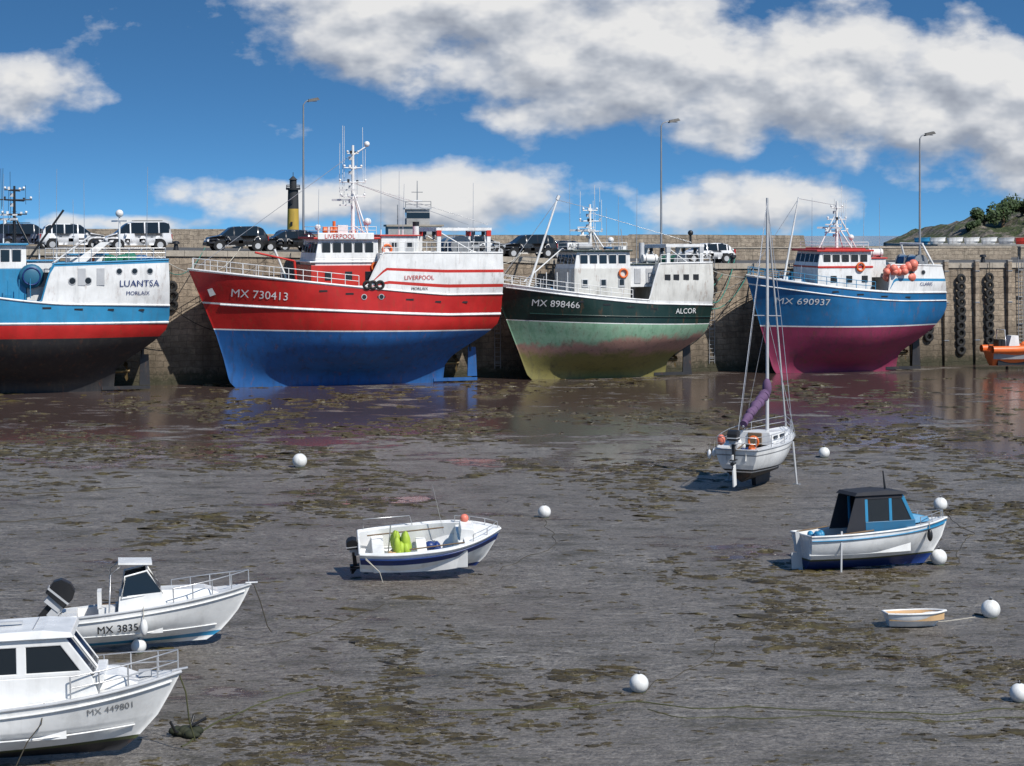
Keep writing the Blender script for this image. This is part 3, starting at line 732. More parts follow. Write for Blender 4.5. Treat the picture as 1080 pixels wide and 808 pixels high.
    m.rail([(6.6,-1.8,9.4),(6.6,1.8,9.4),(10.4,1.8,9.4),(10.4,-1.8,9.4)],.45,white,.02,2)
    clutter(m,11.3,14,1.2,6.4,22,[lblue,white,netb,lblue,grey]); clutter(m,.8,3.8,2.0,7.5,10); ring(m,7.4,2.1,8.0); liferaft(m,5.6,1,8.7)
    heap(m,(12,0,6.4),1,1.2,.7,netb)
    m.build('deck_gear',e)
blue_trawler()
def left_trawler():
    e=empty('fishing_trawler',QP(-25.9,4.2,0),(R(.5),0,A+math.pi))
    H=Hull(20,7,[(0,17.2),(3,18),(6,19.2),(8,20.2)],[(0,3.4),(1.5,3.3),(2.1,2.6),(2.8,1.6),(3.5,.7),(4.2,.1),(5,0),(9.5,.2)],SEC,7.2,(.38,.62),(1.3,2.5),(.06,.85),.4)
    rail=lambda u: 5.75+.5*u+1.8*max(0,(u-.35)/.65)**1.5
    top=lambda u: max(rail(u),float(np.interp(u,[0,.37,.46],[8.75,8.5,5])))
    rows=[(C(0),lambda u:black,12),(lambda u:3.65+.1*u,lambda u:red,2),(lambda u:4.5+.15*u,lambda u:white,1),(lambda u:4.68+.15*u,lambda u:lblue,3),(lambda u:rail(u)-.1,lambda u:white,1),
          (lambda u:lerp(rail(u),top(u),.12),lambda u:white,3),(lambda u:lerp(rail(u),top(u),.93),lambda u:lblue,1),(top,None,0)]
    m=M(); hull_mesh(m,H,rows,80); cap(m,H,top,lblue,.06,100); strake(m,H,lambda u:rail(u)-.03,0,.97,white,.07); strake(m,H,lambda u:4.6+.15*u,0,.95,white,.06)
    prop_rudder(m,2.6,1.3,1.4)
    hull_text(m,H,'LUANTSA',3.4,7.0,.6,navy); hull_text(m,H,'MORLAIX',2.95,6.45,.36,navy)
    portholes(m,H,[1.4,2.4,3.4],8.0,.17); portholes(m,H,[5.4,6.4],7.4,.2)
    for x in (4.6,5.8): m.box((x,H.at(x,7.7)+.01,7.65),(.5,.05,1.1),lgrey)
    scuppers(m,H,[2,4,6,8],lambda u:rail(u)-.35)
    m.build('hull',e)
    m=M(); deck(m,H,.37,.98,lambda u:rail(u)-.9,deckm); deck(m,H,.01,.4,C(7.95),deckm); m.prism([(7.0,5),(7.4,5),(7.4,8.4),(7.0,8.4)],-3,3,white); m.build('decks',e)
    m=M(); wheelhouse(m,9.2,13.4,2.4,5.2,8.2,9.7,lblue,white,.5,5,lblue)
    m.box((8.2,0,7.2),(1.9,4.4,2.8),white); m.box((8.2,0,8.7),(2.1,4.6,.1),lblue); m.box((8.1,2.22,7.6),(.6,.05,1.2),lgrey)
    m.box((5.2,0,8.5),(2.4,3.6,1.1),white); m.box((5.2,0,9.1),(2.6,3.8,.1),lblue)
    m.build('wheelhouse',e,.03)
    m=M(); mast(m,9.8,9.8,13.6,blk,.12,((.5,1.0),(.75,1.4),(.92,.8))); mast(m,12.,9.8,12.4,grey,.1,((.5,.8),(.8,1.)))
    m.tube((3.1,.8,9.0),(3.1,.8,11.6),.06,white); m.sphere((3.1,.8,11.8),.26,white); m.box((3.1,.8,11.3),(.1,1.4,.1),white,(0,0,40))
    m.tube((9,1.5,8.8),(6.8,1.8,12),.07,blk)
    whips(m,[(8.3,1.2,8.8,5),(7.0,-1.5,8.8,6),(6.1,1.2,9.1,3.6),(1.1,-1,8.8,6.2),(10.6,1.8,9.8,4.5),(11,-1.6,9.8,5),(5.2,-1,9.1,5)])
    m.build('mast',e)
    m=M()
    for s_ in (1,-1):
        pts=[H.pt(u,8.6,s_,.1) for u in np.linspace(.01,.37,10)]; m.rail(pts,.9,steel,.024,3)
    drum(m,9.0,7.9,1.2,.9,netb); m.sphere((8.9,2.6,7.7),.8,P('petrol_blue',(.02,.13,.22),.5,.3),(1,.4,1)); m.torus((8.9,2.85,7.7),.55,.05,navy,'y')
    clutter(m,9,16,2.6,6.0,34,[lblue,netb,white,grey,orange]); clutter(m,1,4,2.4,7.95,12); heap(m,(3.2,1.5,8.4),1.3,1.6,.8,netg); heap(m,(1.8,1.5,8.4),1.,1.6,.7,netb)
    m.prism([(6.2,8.),(7.1,8.0),(4.5,9.9),(3.9,9.9)],2.4,2.5,white)
    ring(m,5.2,1.9,8.8); m.tube((7.6,2.5,8.5),(5.2,2.9,10.3),.06,white)
    for i in range(6): m.tube((9+i*.7,3.1,6.3),(9+i*.7,3.1,7.2+random.random()*.4),.03,lblue,n=5)
    m.build('deck_gear',e)
left_trawler()
def rope(p,q,s,mt,r=.03,name='mooring_rope'):
    m=M(); m.path(sag(p,q,s,18),r,mt,5); m.build(name)
rope(QP(13.2,5,6.2),QP(18.2,-.5,8.7),1.9,ropeg,.045); rope(QP(13.2,2,6.6),QP(17.8,-.5,8.6),1.3,ropeg,.04); rope(QP(12.8,4,5.6),QP(19,.3,7.6),1.6,ropeg,.04)
rope(QP(17.3,3.6,7.2),QP(14.2,-.5,8.7),.4,ropew); rope(QP(17.6,3,7.2),QP(13.8,0,6),.6,ropew)
rope(QP(-24,4,7.8),QP(-26.5,-.3,9.6),.3,ropew); rope(QP(-25.9,5,8),QP(-22.5,-.3,9.5),.9,ropeg); rope(QP(-23.4,3.7,7.8),QP(-20,-.3,9.5),.6,ropew)
rope(QP(-2.9,4,8.5),QP(1,-.3,9.2),.5,ropew); rope(QP(-2.4,4,6.7),QP(-5,-.3,9.2),.4,ropeg); rope(QP(31,3,7.6),QP(35,-.3,8.5),.7,ropew)
rope(QP(-25.9,3,6),QP(-20,.1,3.5),.7,roped)

# ---------------------------------------------------------------- small boats
SV=[(0,.04),(.12,.35),(.3,.68),(.45,.86),(.7,.94),(1.5,1.06)]
def outboard(m,x,z,tilt=0,mt=blk,s=1.):
    e=Euler((0,R(tilt),0)).to_matrix(); o=Vector((x,0,z))
    def T(v): return o+e@(Vector(v)*s)
    sub=M()
    prof=[(.1,.1),(.12,.34),(.06,.48),(-.1,.54),(-.28,.5),(-.37,.38),(-.36,.12)]
    sub.prism(prof,-.17,.17,mt); sub.prism([(x_*.9-.012,z_*.97+.01) for x_,z_ in prof],-.2,.2,mt); sub.prism([(.11,.2),(-.38,.2),(-.38,.24),(.12,.24)],-.205,.205,lgrey)
    sub.box((-.1,0,.04),(.34,.28,.14),lgrey); sub.box((-.1,0,-.35),(.16,.1,.75),mt)
    sub.box((-.12,0,-.68),(.4,.2,.04),mt); sub.tube((-.32,0,-.82),(.14,0,-.82),.08,mt,.04,8); sub.box((.02,0,-.05),(.18,.24,.3),lgrey); sub.prism([(-.05,-.85),(-.25,-.85),(-.3,-1.05),(-.2,-1.05)],-.02,.02,mt)
    for k in range(3):
        a=k*2.09; sub.add([(-.3,0,-.82),(-.34,.16*math.cos(a),-.82+.16*math.sin(a)),(-.26,.16*math.cos(a+.7),-.82+.16*math.sin(a+.7))],[(0,1,2)],grey)
    for f,mi,sm in zip(sub.f,sub.mi,sub.sm): m.add([T(sub.v[k]) for k in f],[tuple(range(len(f)))],sub.mats[mi],sm)
def fenderb(m,x,y,z,mt=white): m.sphere((x,y,z),.09,mt,(1,1,2.2),10,8); m.tube((x,y,z+.2),(x,y*.97,z+.5),.012,ropew,n=4)
def boatA():
    e=empty('cabin_motorboat',(-11.95,37.45,.02),(R(-2),R(-1.5),R(9)),1.06)
    H=Hull(5,2.2,[(0,3.9),(.2,4.2),(.6,4.6),(1.0,4.85),(1.45,5.1)],[(0,.1),(1.5,0)],SV,1.3,(.3,.5),(1.6,2.3),(.85,.92),.3)
    top=lambda u: 1.02+.38*u**1.8
    m=M(); hull_mesh(m,H,[(C(0),lambda u:black,4),(C(.2),lambda u:slime,1),(C(.27),lambda u:whitec,1),(C(.62),lambda u:whitec,1),(C(.66),lambda u:whitec,4),(top,None,0)],50)
    cap(m,H,top,lgrey,.035,50); strake(m,H,lambda u:top(u)-.14,0,.98,whitec,.022); strake(m,H,C(.5),0,.93,whitec,.016); hull_text(m,H,'MX 449801',3.35,.84,.18,grey,-1,.04,.012)
    m.build('hull',e)
    m=M(); deck(m,H,.56,.99,lambda u:top(u)+.02,whitec,.05); deck(m,H,.01,.6,C(.45),lgrey,.1); sidedeck(m,H,.0,.6,top,.45,.22,whitec,whitec)
    m.prism([(2.5,1.1),(4.3,1.32),(3.9,1.5),(2.5,1.58)],-.62,.62,whitec,.15); m.build('deck',e,.03)
    m=M()
    for sd in (1,-1):
        m.prism([(1.0,.9),(3.6,1.15),(3.45,1.6),(1.0,1.6)],sd*.8-.025,sd*.8+.025,whitec)
        m.prism([(1.05,1.603),(3.42,1.603),(2.95,2.28),(1.05,2.28)],sd*.77-.02,sd*.77+.02,glass)
        for x0,x1 in ((1.0,1.14),(2.1,2.28)): m.prism([(x0,1.6),(x1,1.6),(x1,2.3),(x0,2.3)],sd*.785-.03,sd*.785+.03,whitec)
        m.prism([(3.3,1.6),(3.5,1.6),(3.0,2.3),(2.8,2.3)],sd*.785-.032,sd*.785+.032,whitec)
        m.prism([(1.0,2.16),(2.98,2.16),(2.93,2.3),(1.0,2.3)],sd*.785-.031,sd*.785+.031,whitec)
        m.prism([(1.0,1.595),(3.45,1.595),(3.4,1.68),(1.0,1.68)],sd*.785-.0315,sd*.785+.0315,whitec)
    m.add([(3.5,-.76,1.58),(3.5,.76,1.58),(3.0,.74,2.28),(3.0,-.74,2.28)],[(0,1,2,3)],glass)
    m.tube((3.51,0,1.58),(3.01,0,2.28),.035,whitec,n=6)
    m.prism([(.7,2.31),(3.15,2.31),(3.1,2.4),(2.6,2.46),(.9,2.43)],-.9,.9,whitec,.08)
    m.box((3.55,0,1.5),(.25,1.5,.16),whitec)
    m.build('cabin',e,.02)
    m=M(); rl=[H.pt(u,top(u),s_,.1) for s_,us in ((-1,(.62,.72,.82,.92,.99)),(1,(.99,.92,.82,.72,.62))) for u in us]; m.rail(rl,.42,steel,.014,2)
    m.tube((1.2,.3,2.45),(1.2,.3,3.0),.012,steel,n=4); m.box((1.9,0,2.5),(.5,.12,.05),lgrey); m.tube((4.9,0,1.42),(5.2,0,1.46),.03,steel)
    for x in (1.4,2.4): m.tube((x,-.7,2.46),(x,.7,2.46),.015,steel,n=5)
    m.box((.9,0,.65),(.5,1.4,.4),whitec); outboard(m,0,1.2,0); m.path([(2.6,-.95,1.15),(2.55,-1.08,.8),(2.3,-1.1,.5),(2.1,-1.15,.1)],.012,roped); m.box((4.4,0,1.42),(.25,.2,.1),lgrey)
    m.path([(5.0,0,1.45),(5.15,-.02,1.0),(5.2,0,.45),(5.3,.1,.05)],.015,ropeweed); m.build('fittings',e)
boatA()
def boatB():
    e=empty('motorboat',(-11.35,47.6,.02),(R(-3),R(-2),R(12)),1.04)
    H=Hull(4.6,1.95,[(0,3.5),(.2,3.85),(.6,4.25),(1.0,4.5),(1.3,4.65)],[(0,.08),(1.5,0)],SV,1.2,(.3,.5),(1.6,2.3),(.88,.94),.3)
    top=lambda u: .86+.4*u**1.6
    m=M(); hull_mesh(m,H,[(C(0),lambda u:whitec,2),(C(.1),lambda u:lblue,1),(lambda u:.18+.03*u,lambda u:whitec,4),(lambda u:top(u)-.12,lambda u:whitec,1),(top,None,0)],50)
    cap(m,H,top,lgrey,.03,50); strake(m,H,lambda u:top(u)-.13,0,.98,whitec,.02); strake(m,H,C(.38),0,.93,whitec,.014); hull_text(m,H,'MX 3835',.9,.45,.26,blk,-1,.02,.012)
    m.build('hull',e)
    m=M(); deck(m,H,.5,.99,lambda u:top(u)+.02,whitec,.04); deck(m,H,.01,.52,C(.35),lgrey,.1); sidedeck(m,H,.0,.54,top,.35,.2,whitec,whitec)
    m.prism([(2.1,.95),(3.9,1.15),(3.5,1.3),(2.1,1.34)],-.6,.6,whitec,.18)
    m.box((.25,0,.65),(.4,1.5,.5),whitec); m.build('deck',e,.03)
    m=M()
    m.prism([(1.5,.4),(2.3,.4),(2.25,1.4),(1.75,1.4)],.05,.65,whitec,.03); m.prism([(1.5,.4),(2.3,.4),(2.25,1.4),(1.75,1.4)],-.65,-.05,whitec,.03)
    m.box((1.15,.3,.62),(.4,.5,.5),lgrey); m.box((1.15,.3,.95),(.4,.5,.1),wood); m.box((.98,.3,1.15),(.1,.5,.4),white); m.box((1.15,-.3,.7),(.4,.5,.65),whitec); m.box((.98,-.3,1.2),(.1,.5,.4),white)
    m.add([(2.45,-.66,1.34),(2.45,.66,1.34),(2.12,.6,1.82),(2.12,-.6,1.82)],[(0,1,2,3)],glass)
    for sd in (1,-1):
        m.add([(2.45,sd*.68,1.3),(1.5,sd*.74,1.26),(1.6,sd*.68,1.72),(2.12,sd*.62,1.82)],[(0,1,2,3)],glass)
        m.path([(1.5,sd*.74,1.22),(1.6,sd*.68,1.74),(2.12,sd*.62,1.84),(2.47,sd*.68,1.3),(1.5,sd*.74,1.24)],.03,whitec,5)
        m.path([(1.2,sd*.75,.9),(1.25,sd*.7,1.8),(1.5,sd*.6,2.0)],.02,steel,5)
        m.prism([(1.4,.8),(2.5,.95),(2.45,1.32),(1.45,1.28)],sd*.71-.02,sd*.71+.02,whitec)
    m.path([(1.5,.6,2.0),(1.5,-.6,2.0)],.02,steel,5); m.path([(2.12,-.6,1.84),(2.12,.6,1.84)],.03,whitec,5)
    m.box((1.85,0,2.02),(.8,1.15,.05),whitec,(0,4,0)); m.torus((1.55,.3,1.35),.16,.015,blk,'x',14,5)
    m.build('console',e)
    m=M(); rl=[H.pt(u,top(u),s_,.08) for s_,us in ((-1,(.6,.7,.8,.9,.99)),(1,(.99,.9,.8,.7,.6))) for u in us]; m.rail(rl,.36,steel,.014,1)
    outboard(m,-.05,1.02,42,blk,1.25); fenderb(m,2.0,-1.02,.55); m.tube((4.5,0,1.3),(4.8,0,1.29),.03,steel)
    m.path([(4.7,0,1.25),(4.85,0,.8),(5.0,.05,.2),(5.1,.1,.03)],.013,roped); heap(m,(.8,.1,.4),.3,.3,.2,orange,4)
    m.build('fittings',e)
boatB()
def boatC():
    e=empty('open_fishing_boat',(-4.7,58.0,.16),(R(16),R(-2),R(6)),1.03)
    H=Hull(4.25,2.05,[(0,3.5),(.3,3.8),(.8,4.1),(1.15,4.25)],[(0,.1),(1.5,0)],[(0,.05),(.1,.4),(.25,.72),(.45,.9),(.8,1),(1.5,1.05)],1.1,(.3,.5),(1.7,2.4),(.7,.82),.35)
    top=lambda u: .92+.25*u**2
    m=M(); hull_mesh(m,H,[(C(0),lambda u:navy,2),(lambda u:.12,lambda u:whitec,4),(lambda u:top(u)-.36,lambda u:navy,1),(lambda u:top(u)-.14,lambda u:whitec,1),(top,None,0)],50)
    cap(m,H,top,whitec,.04,50); strake(m,H,lambda u:top(u)-.15,0,.98,navy,.03); m.build('hull',e)
    m=M(); deck(m,H,.74,.99,lambda u:top(u)+.01,whitec,.04); deck(m,H,.01,.76,C(.3),whitec,.1); sidedeck(m,H,.0,.76,top,.3,.14,whitec,whitec)
    m.prism([(2.85,.3),(3.2,.3),(3.2,1.0),(2.95,1.0)],-.75,.75,whitec); m.box((1.9,0,.6),(.3,1.6,.06),whitec); m.box((.6,0,.52),(.35,1.6,.45),whitec)
    m.prism([(3.0,.95),(3.6,1.03),(3.4,1.3),(3.05,1.35)],-.4,.4,whitec,.1); m.build('deck',e,.02)
    m=M(); heap(m,(1.3,0,.6),.35,.5,.55,P('yellow_green_oilskin',(.4,.55,.05),.6,.3),12); heap(m,(1.0,-.4,.6),.3,.3,.25,tan,5); m.sphere((3.2,.3,1.4),.13,pink); heap(m,(2.3,.2,.4),.4,.5,.25,navy,5); heap(m,(2.5,-.2,.35),.3,.3,.25,grey,5)
    outboard(m,-.05,.7,-4,blk,.72); m.path([(.2,.85,.85),(.2,.8,1.3),(1.6,.9,1.3),(1.7,.95,.86)],.015,steel,5)
    rl=[H.pt(u,top(u),1,.08) for u in (.7,.8,.9,.98)]+[H.pt(u,top(u),-1,.08) for u in (.9,.8)]; m.rail(rl,.22,steel,.012,1)
    m.tube((.9,.2,.4),(1.0,.3,1.3),.02,steel); m.tube((2.6,.6,.8),(2.3,.7,2.3),.01,steel,n=4); m.tube((1.5,-.7,.95),(3.2,-.6,1.05),.022,wood); m.tube((.3,.5,.9),(2.6,.6,1.0),.022,wood)
    for k in range(2): m.path([(.2,-.9-.1*k,.85),(.6,-1.05,.45),(.7,-1.1,.05)],.012,ropew)
    m.build('fittings',e)
boatC()
def boatE():
    e=empty('small_cabin_boat',(9.0,59.0,.02),(R(-3),R(-1),R(13)),1.0)
    H=Hull(4.9,2.1,[(0,4.1),(.3,4.4),(.8,4.75),(1.3,4.95)],[(0,.15),(1.5,0)],[(0,.05),(.15,.3),(.35,.65),(.6,.88),(.9,1),(1.5,1.04)],1.2,(.3,.5),(1.6,2.3),(.7,.82),.35)
    top=lambda u: 1.1+.28*u**2
    m=M(); hull_mesh(m,H,[(C(0),lambda u:navy,3),(lambda u:.3,lambda u:slime,1),(lambda u:.36,lambda u:whitec,4),(lambda u:top(u)-.12,lambda u:lblue if u>.8 else whitec,1),(top,None,0)],50)
    cap(m,H,top,white,.035,50); strake(m,H,lambda u:top(u)-.14,0,.98,lblue,.022); m.build('hull',e)
    m=M(); deck(m,H,.66,.99,lambda u:top(u)+.01,whitec,.04); deck(m,H,.01,.68,C(.5),lgrey,.1); sidedeck(m,H,.0,.68,top,.5,.18,whitec,whitec); m.build('deck',e,.02)
    m=M(); mb=P('cabin_blue',(.02,.13,.25),.4,.25)
    for sd in (1,-1):
        m.prism([(1.9,.9),(3.55,.9),(3.55,1.45),(1.9,1.45)],sd*.68-.025,sd*.68+.025,mb)
        m.prism([(1.95,1.453),(3.5,1.453),(3.15,2.2),(1.95,2.2)],sd*.66-.015,sd*.66+.015,glass)
        for a in (1.9,2.7): m.prism([(a,1.45),(a+.1,1.45),(a+.1,2.25),(a,2.25)],sd*.67-.025,sd*.67+.025,lblue)
        m.prism([(3.44,1.45),(3.56,1.45),(3.2,2.25),(3.08,2.25)],sd*.67-.026,sd*.67+.026,lblue)
        m.prism([(1.9,2.14),(3.2,2.14),(3.15,2.26),(1.9,2.26)],sd*.67-.027,sd*.67+.027,canvas)
        m.prism([(1.25,1.15),(1.92,1.15),(1.92,2.24),(1.6,2.24)],sd*.68-.012,sd*.68+.012,canvas)
    m.add([(3.56,-.66,1.45),(3.56,.66,1.45),(3.21,.62,2.22),(3.21,-.62,2.22)],[(0,1,2,3)],glass)
    m.box((3.55,0,1.17),(.06,1.36,.56),mb); m.prism([(1.55,2.26),(3.35,2.26),(3.25,2.34),(2.6,2.4),(1.65,2.36)],-.76,.76,canvas,.06)
    m.prism([(3.55,1.3),(4.2,1.36),(4.1,1.5),(3.55,1.6)],-.5,.5,lblue,.1); m.build('cabin',e,.015)
    m=M(); m.box((-.06,0,.6),(.13,.06,1.2),lgrey,(0,-4,0)); m.box((-.16,0,.3),(.3,.05,.5),lgrey); m.tube((-.1,0,1.2),(.9,0,1.3),.025,wood)
    m.tube((2.9,0,2.36),(2.85,0,2.95),.04,blk,.02); m.box((.6,0,.75),(.5,1.3,.45),white); m.tube((.9,-.8,1.1),(2.1,-.85,1.2),.03,wood)
    m.box((.95,-.98,.62),(.05,.04,1.25),lgrey,(0,3,0))
    rl=[H.pt(u,top(u),s_,.08) for s_,us in ((-1,(.75,.85,.97)),(1,(.97,.85,.75))) for u in us]; m.rail(rl,.26,steel,.012,1)
    fenderb(m,4.0,-.78,.95,blk); heap(m,(1.0,.1,.6),.4,.5,.4,netb,6); heap(m,(.6,.2,1.),.3,.4,.2,lblue,5)
    m.build('fittings',e)
boatE()
def sailboat():
    e=empty('sailboat',(9.05,76.6,.0),(R(0),R(0),R(65)))
    H=Hull(7,2.6,[(0,5.6),(.6,5.8),(1.2,6.5),(2.1,7.0)],[(0,.9),(.6,.6),(1.0,.15),(2.1,-.1)],[(0,.02),(.4,.04),(.5,.3),(.7,.62),(.95,.82),(1.35,.96),(2.2,1.02)],2,(.25,.42),(1.5,2.0),(.5,.72),.45)
    top=lambda u: 1.75+.3*u**2
    m=M(); hull_mesh(m,H,[(C(.36),lambda u:black,4),(C(.8),lambda u:white,1),(C(.86),lambda u:black,1),(C(.94),lambda u:whitec,3),(lambda u:top(u)-.25,lambda u:grey,1),(lambda u:top(u)-.2,lambda u:whitec,1),(top,None,0)],50)
    cap(m,H,top,lgrey,.035,50); m.prism([(2.4,.0),(4.2,.0),(4.4,.6),(2.2,.6)],-.09,.09,black); m.build('hull',e)
    m=M(); deck(m,H,.38,.99,lambda u:top(u)+.01,whitec,.03); deck(m,H,.02,.4,C(1.3),lgrey,.3); sidedeck(m,H,.0,.4,top,1.3,.45,whitec,whitec)
    m.prism([(2.5,1.7),(5.4,1.8),(4.9,2.1),(2.5,2.25)],-.78,.78,whitec,.15); m.box((2.47,0,1.95),(.06,.6,.5),wood)
    for sd in (1,-1):
        for x in (3.0,3.9): m.box((x,sd*.74,2.0),(.5,.05,.14),glass)
    m.build('deck',e,.02)
    m=M(); m.tube((4.2,0,2.1),(4.2,0,12.0),.075,lgrey,.055,10)
    m.tube((4.2,-.6,7),(4.2,.6,7),.025,lgrey,n=6)
    bo=(4.1,0,3.7); be=(.9,0,2.6); m.tube(bo,be,.05,lgrey)
    N_=18; pr=.1
    for i in range(N_):
        t0,t1=i/N_,(i+1)/N_; a=Vector(bo).lerp(Vector(be),t0)+Vector((0,.03*math.sin(i*1.7),.1)); b2=Vector(bo).lerp(Vector(be),t1)+Vector((0,.03*math.sin(i*1.7+1.7),.1)); r=.23*(1-.45*t1)+.05*random.random()-.04*(i%3==0); m.tube(a,b2,pr,purple,r,10); pr=r
    m.sphere((4.15,0,3.95),.2,purple,(1,1,2.))
    for p in ((6.9,0,2.05),(0,0,1.85)): m.path([(4.2,0,11.9),p],.014,steel,4)
    for sd in (1,-1):
        m.path([(4.2,0,11.9),(4.2,sd*.6,7.0),(4.0,sd*1.2,1.9)],.013,steel,4); m.path([(4.2,0,7),(4.5,sd*1.15,1.9)],.011,steel,4)
        m.tube((3.5,sd*1.33,1.8),(3.5,sd*1.5,-.02),.045,lgrey); m.box((3.5,sd*1.5,.02),(.3,.3,.04),grey)
    m.tube((6.9,0,2.1),(4.35,0,10.9),.04,lgrey)
    m.build('mast_and_boom',e)
    m=M()
    rl=[H.pt(u,top(u),s_,.08) for s_,us in ((-1,(.98,.85,.7,.55,.4,.2,.01)),(1,(.01,.2,.4,.55,.7,.85,.98))) for u in us]; m.rail(rl,.5,steel,.014,2)
    m.box((-.25,0,.95),(.35,.05,1.3),white,(0,-8,0)); m.tube((-.2,0,1.7),(1.1,0,1.9),.025,wood)
    outboard(m,-.2,2.05,0,blk,1.); m.sphere((.2,.7,2.1),.17,pink,(1,1,1.3)); heap(m,(1.1,0,1.5),.4,.4,.3,navy,5); heap(m,(.6,-.5,1.6),.3,.3,.3,orange,3); heap(m,(1.4,.3,1.7),.3,.3,.3,white,4)
    for x in (0.2,.8): fenderb(m,x,1.2,1.5)
    fenderb(m,2.5,1.3,1.5,navy); m.torus((.1,-.7,2.1),.2,.05,orange,'x',14,6); m.build('fittings',e)
sailboat()
def dinghy(name,loc,rz,L,B,h,out,inn,rx=0,s=1):
    e=empty(name,loc,(R(rx),0,R(rz)),s)
    H=Hull(L,B,[(0,L*.8),(h*.6,L*.94),(h,L)],[(0,.06*L),(h,0)],[(0,.45),(h*.25,.72),(h*.6,.92),(h,1)],h,(.4,.5),(2,2.6),(.6,.72),.4)
    top=lambda u: h*(.88+.12*u*u)
    m=M(); hull_mesh(m,H,[(C(0),lambda u:out,3),(top,None,0)],30); cap(m,H,top,out,.03,40)
    m.build('hull',e)
    m=M(); deck(m,H,.03,.97,C(h*.42),inn,.05)
    for q in (.28,.62): x,y,z=H.pt(q,h*.7); m.box((x,0,z),(L*.1,y*1.9,.03),inn)
    for sd in (1,-1):
        vs=[]
        for i in range(21):
            q=.03+.94*i/20; a=H.pt(q,top(q),1,.02); vs+=[(a[0],sd*a[1],a[2]+.005),(a[0],sd*max(a[1]-.05,.01),h*.42)]
        m.add(vs,[(2*i,2*i+2,2*i+3,2*i+1) for i in range(20)],inn,True)
    m.build('interior',e); return e
dinghy('rowing_dinghy',(9.95,50.6,.02),2,1.65,.95,.4,whitec,tan,-4)
o_=dinghy('inflatable_boat',QP(36.9,5.0,.3),12,4.5,1.9,1.1,orange,grey,0,1.15)
m=M()
for sd in (1,-1): m.path([(0,sd*.85,1.1),(1.5,sd*.95,1.1),(3,sd*.85,1.15),(4,sd*.45,1.25),(4.5,0,1.3)],.25,orange,10)
m.prism([(1.3,1),(2.2,1),(2.1,2),(1.6,2)],-.4,.4,white,.05); m.box((.9,0,1.5),(.5,.8,.5),blk); m.path([(1,-.7,1.3),(1,-.6,2.4),(1,.6,2.4),(1,.7,1.3)],.04,steel,6); heap(m,(3,0,1.2),.6,.5,.4,orange,6)
m.box((2,0,.2),(3,1.2,.35),blk); m.build('console',o_)

# ---------------------------------------------------------------- buoys
def buoy(x,y,r):
    m=M(); z=r*.93; m.sphere((0,0,z),r,buoym,nu=24,nv=16); m.tube((0,0,z+r*.97),(0,0,z+r*1.12),r*.16,blk,n=8)
    m.torus((0,0,z+r*1.15),r*.14,r*.04,grey,'y',10,5); m.tube((r*.2,-r*.5,.02),(r*1.8,-r*1.3,.03),r*.08,roped); m.sphere((0,0,.0),r*.8,slime,(1,1,.16),14,6)
    m.build('mooring_buoy',loc=(x,y,gz(x,y)-.01),rot=(0,0,random.random()*6))
for px,py,r in ((-9.55,85.3,.33),(1.2,70.2,.24),(14.6,88.7,.26),(16.2,71.7,.26),(13.5,60.0,.26),(13.1,51.9,.26),(2.9,43.3,.22),(-9.35,47.5,.19),(11.4,42.6,.22)):
    buoy(px,py,r)
def ground_rope(pts,r,mt,wob=.25,name='mooring_chain'):
    out=[]
    for i in range(len(pts)-1):
        a=Vector((*pts[i],0));b_=Vector((*pts[i+1],0)); k=max(4,int((b_-a).length/.3))
        for j in range(k):
            p=a.lerp(b_,j/k); p.x+=wob*noise.noise(Vector((p.x*.7,p.y*.7,5)))+.05*noise.noise(Vector((p.x*4,p.y*4,5))); p.y+=wob*3.*noise.noise(Vector((p.x*.6,p.y*.6,9)))+.1*noise.noise(Vector((p.x*3,p.y*3,2)))
            out.append((p.x,p.y,gz(p.x,p.y)+r*.2+.012*noise.noise(Vector((p.x*3,p.y*3,7)))))
    m=M(); m.path(out,r,mt,5); m.build(name)
ground_rope([(-6.8,39.0),(-6.0,41.3),(-5.2,43.2),(-4.3,44.0)],.022,ropeweed); ground_rope([(-6.5,48.4),(-5.0,49.9),(-3.5,54)],.014,roped)
ground_rope([(-22,76),(-17,77),(-15,79)],.025,roped); ground_rope([(-20,68.5),(-17,69.5),(-15.6,71)],.022,roped)
ground_rope([(-2.,41.8),(1.2,42.3),(3.6,42.0),(7,41.6),(11,41.5),(15,42)],.018,ropeweed); ground_rope([(2.9,43.3),(3.8,45),(5.0,47),(5.5,50)],.012,roped)
ground_rope([(-.5,58.7),(1.5,64),(1.2,70)],.013,roped); ground_rope([(14,60.2),(16,66),(16.2,71.5)],.014,roped); ground_rope([(9.9,50.6),(12.5,51.6),(13,52)],.012,ropew)
ground_rope([(12,82.9),(13.5,86),(14.5,88.5)],.015,roped); ground_rope([(-30,95),(-20,97),(-10,93),(-9.5,85.5)],.025,roped); ground_rope([(3,41.5),(5,40.8),(8.5,41),(12,40.6)],.014,ropeweed)
m=M(); m.tube((0,0,.1),(.5,.1,.35),.03,blk); m.path([(-.2,-.2,.35),(-.1,-.15,.12),(0,0,.08),(.15,.2,.12),(.2,.35,.35)],.03,blk,6)
heap(m,(.1,0,.05),.4,.3,.15,P('weed_lump',(.02,.025,.01),.8,.2),8); m.build('anchor',loc=(-6.9,39.6,0))

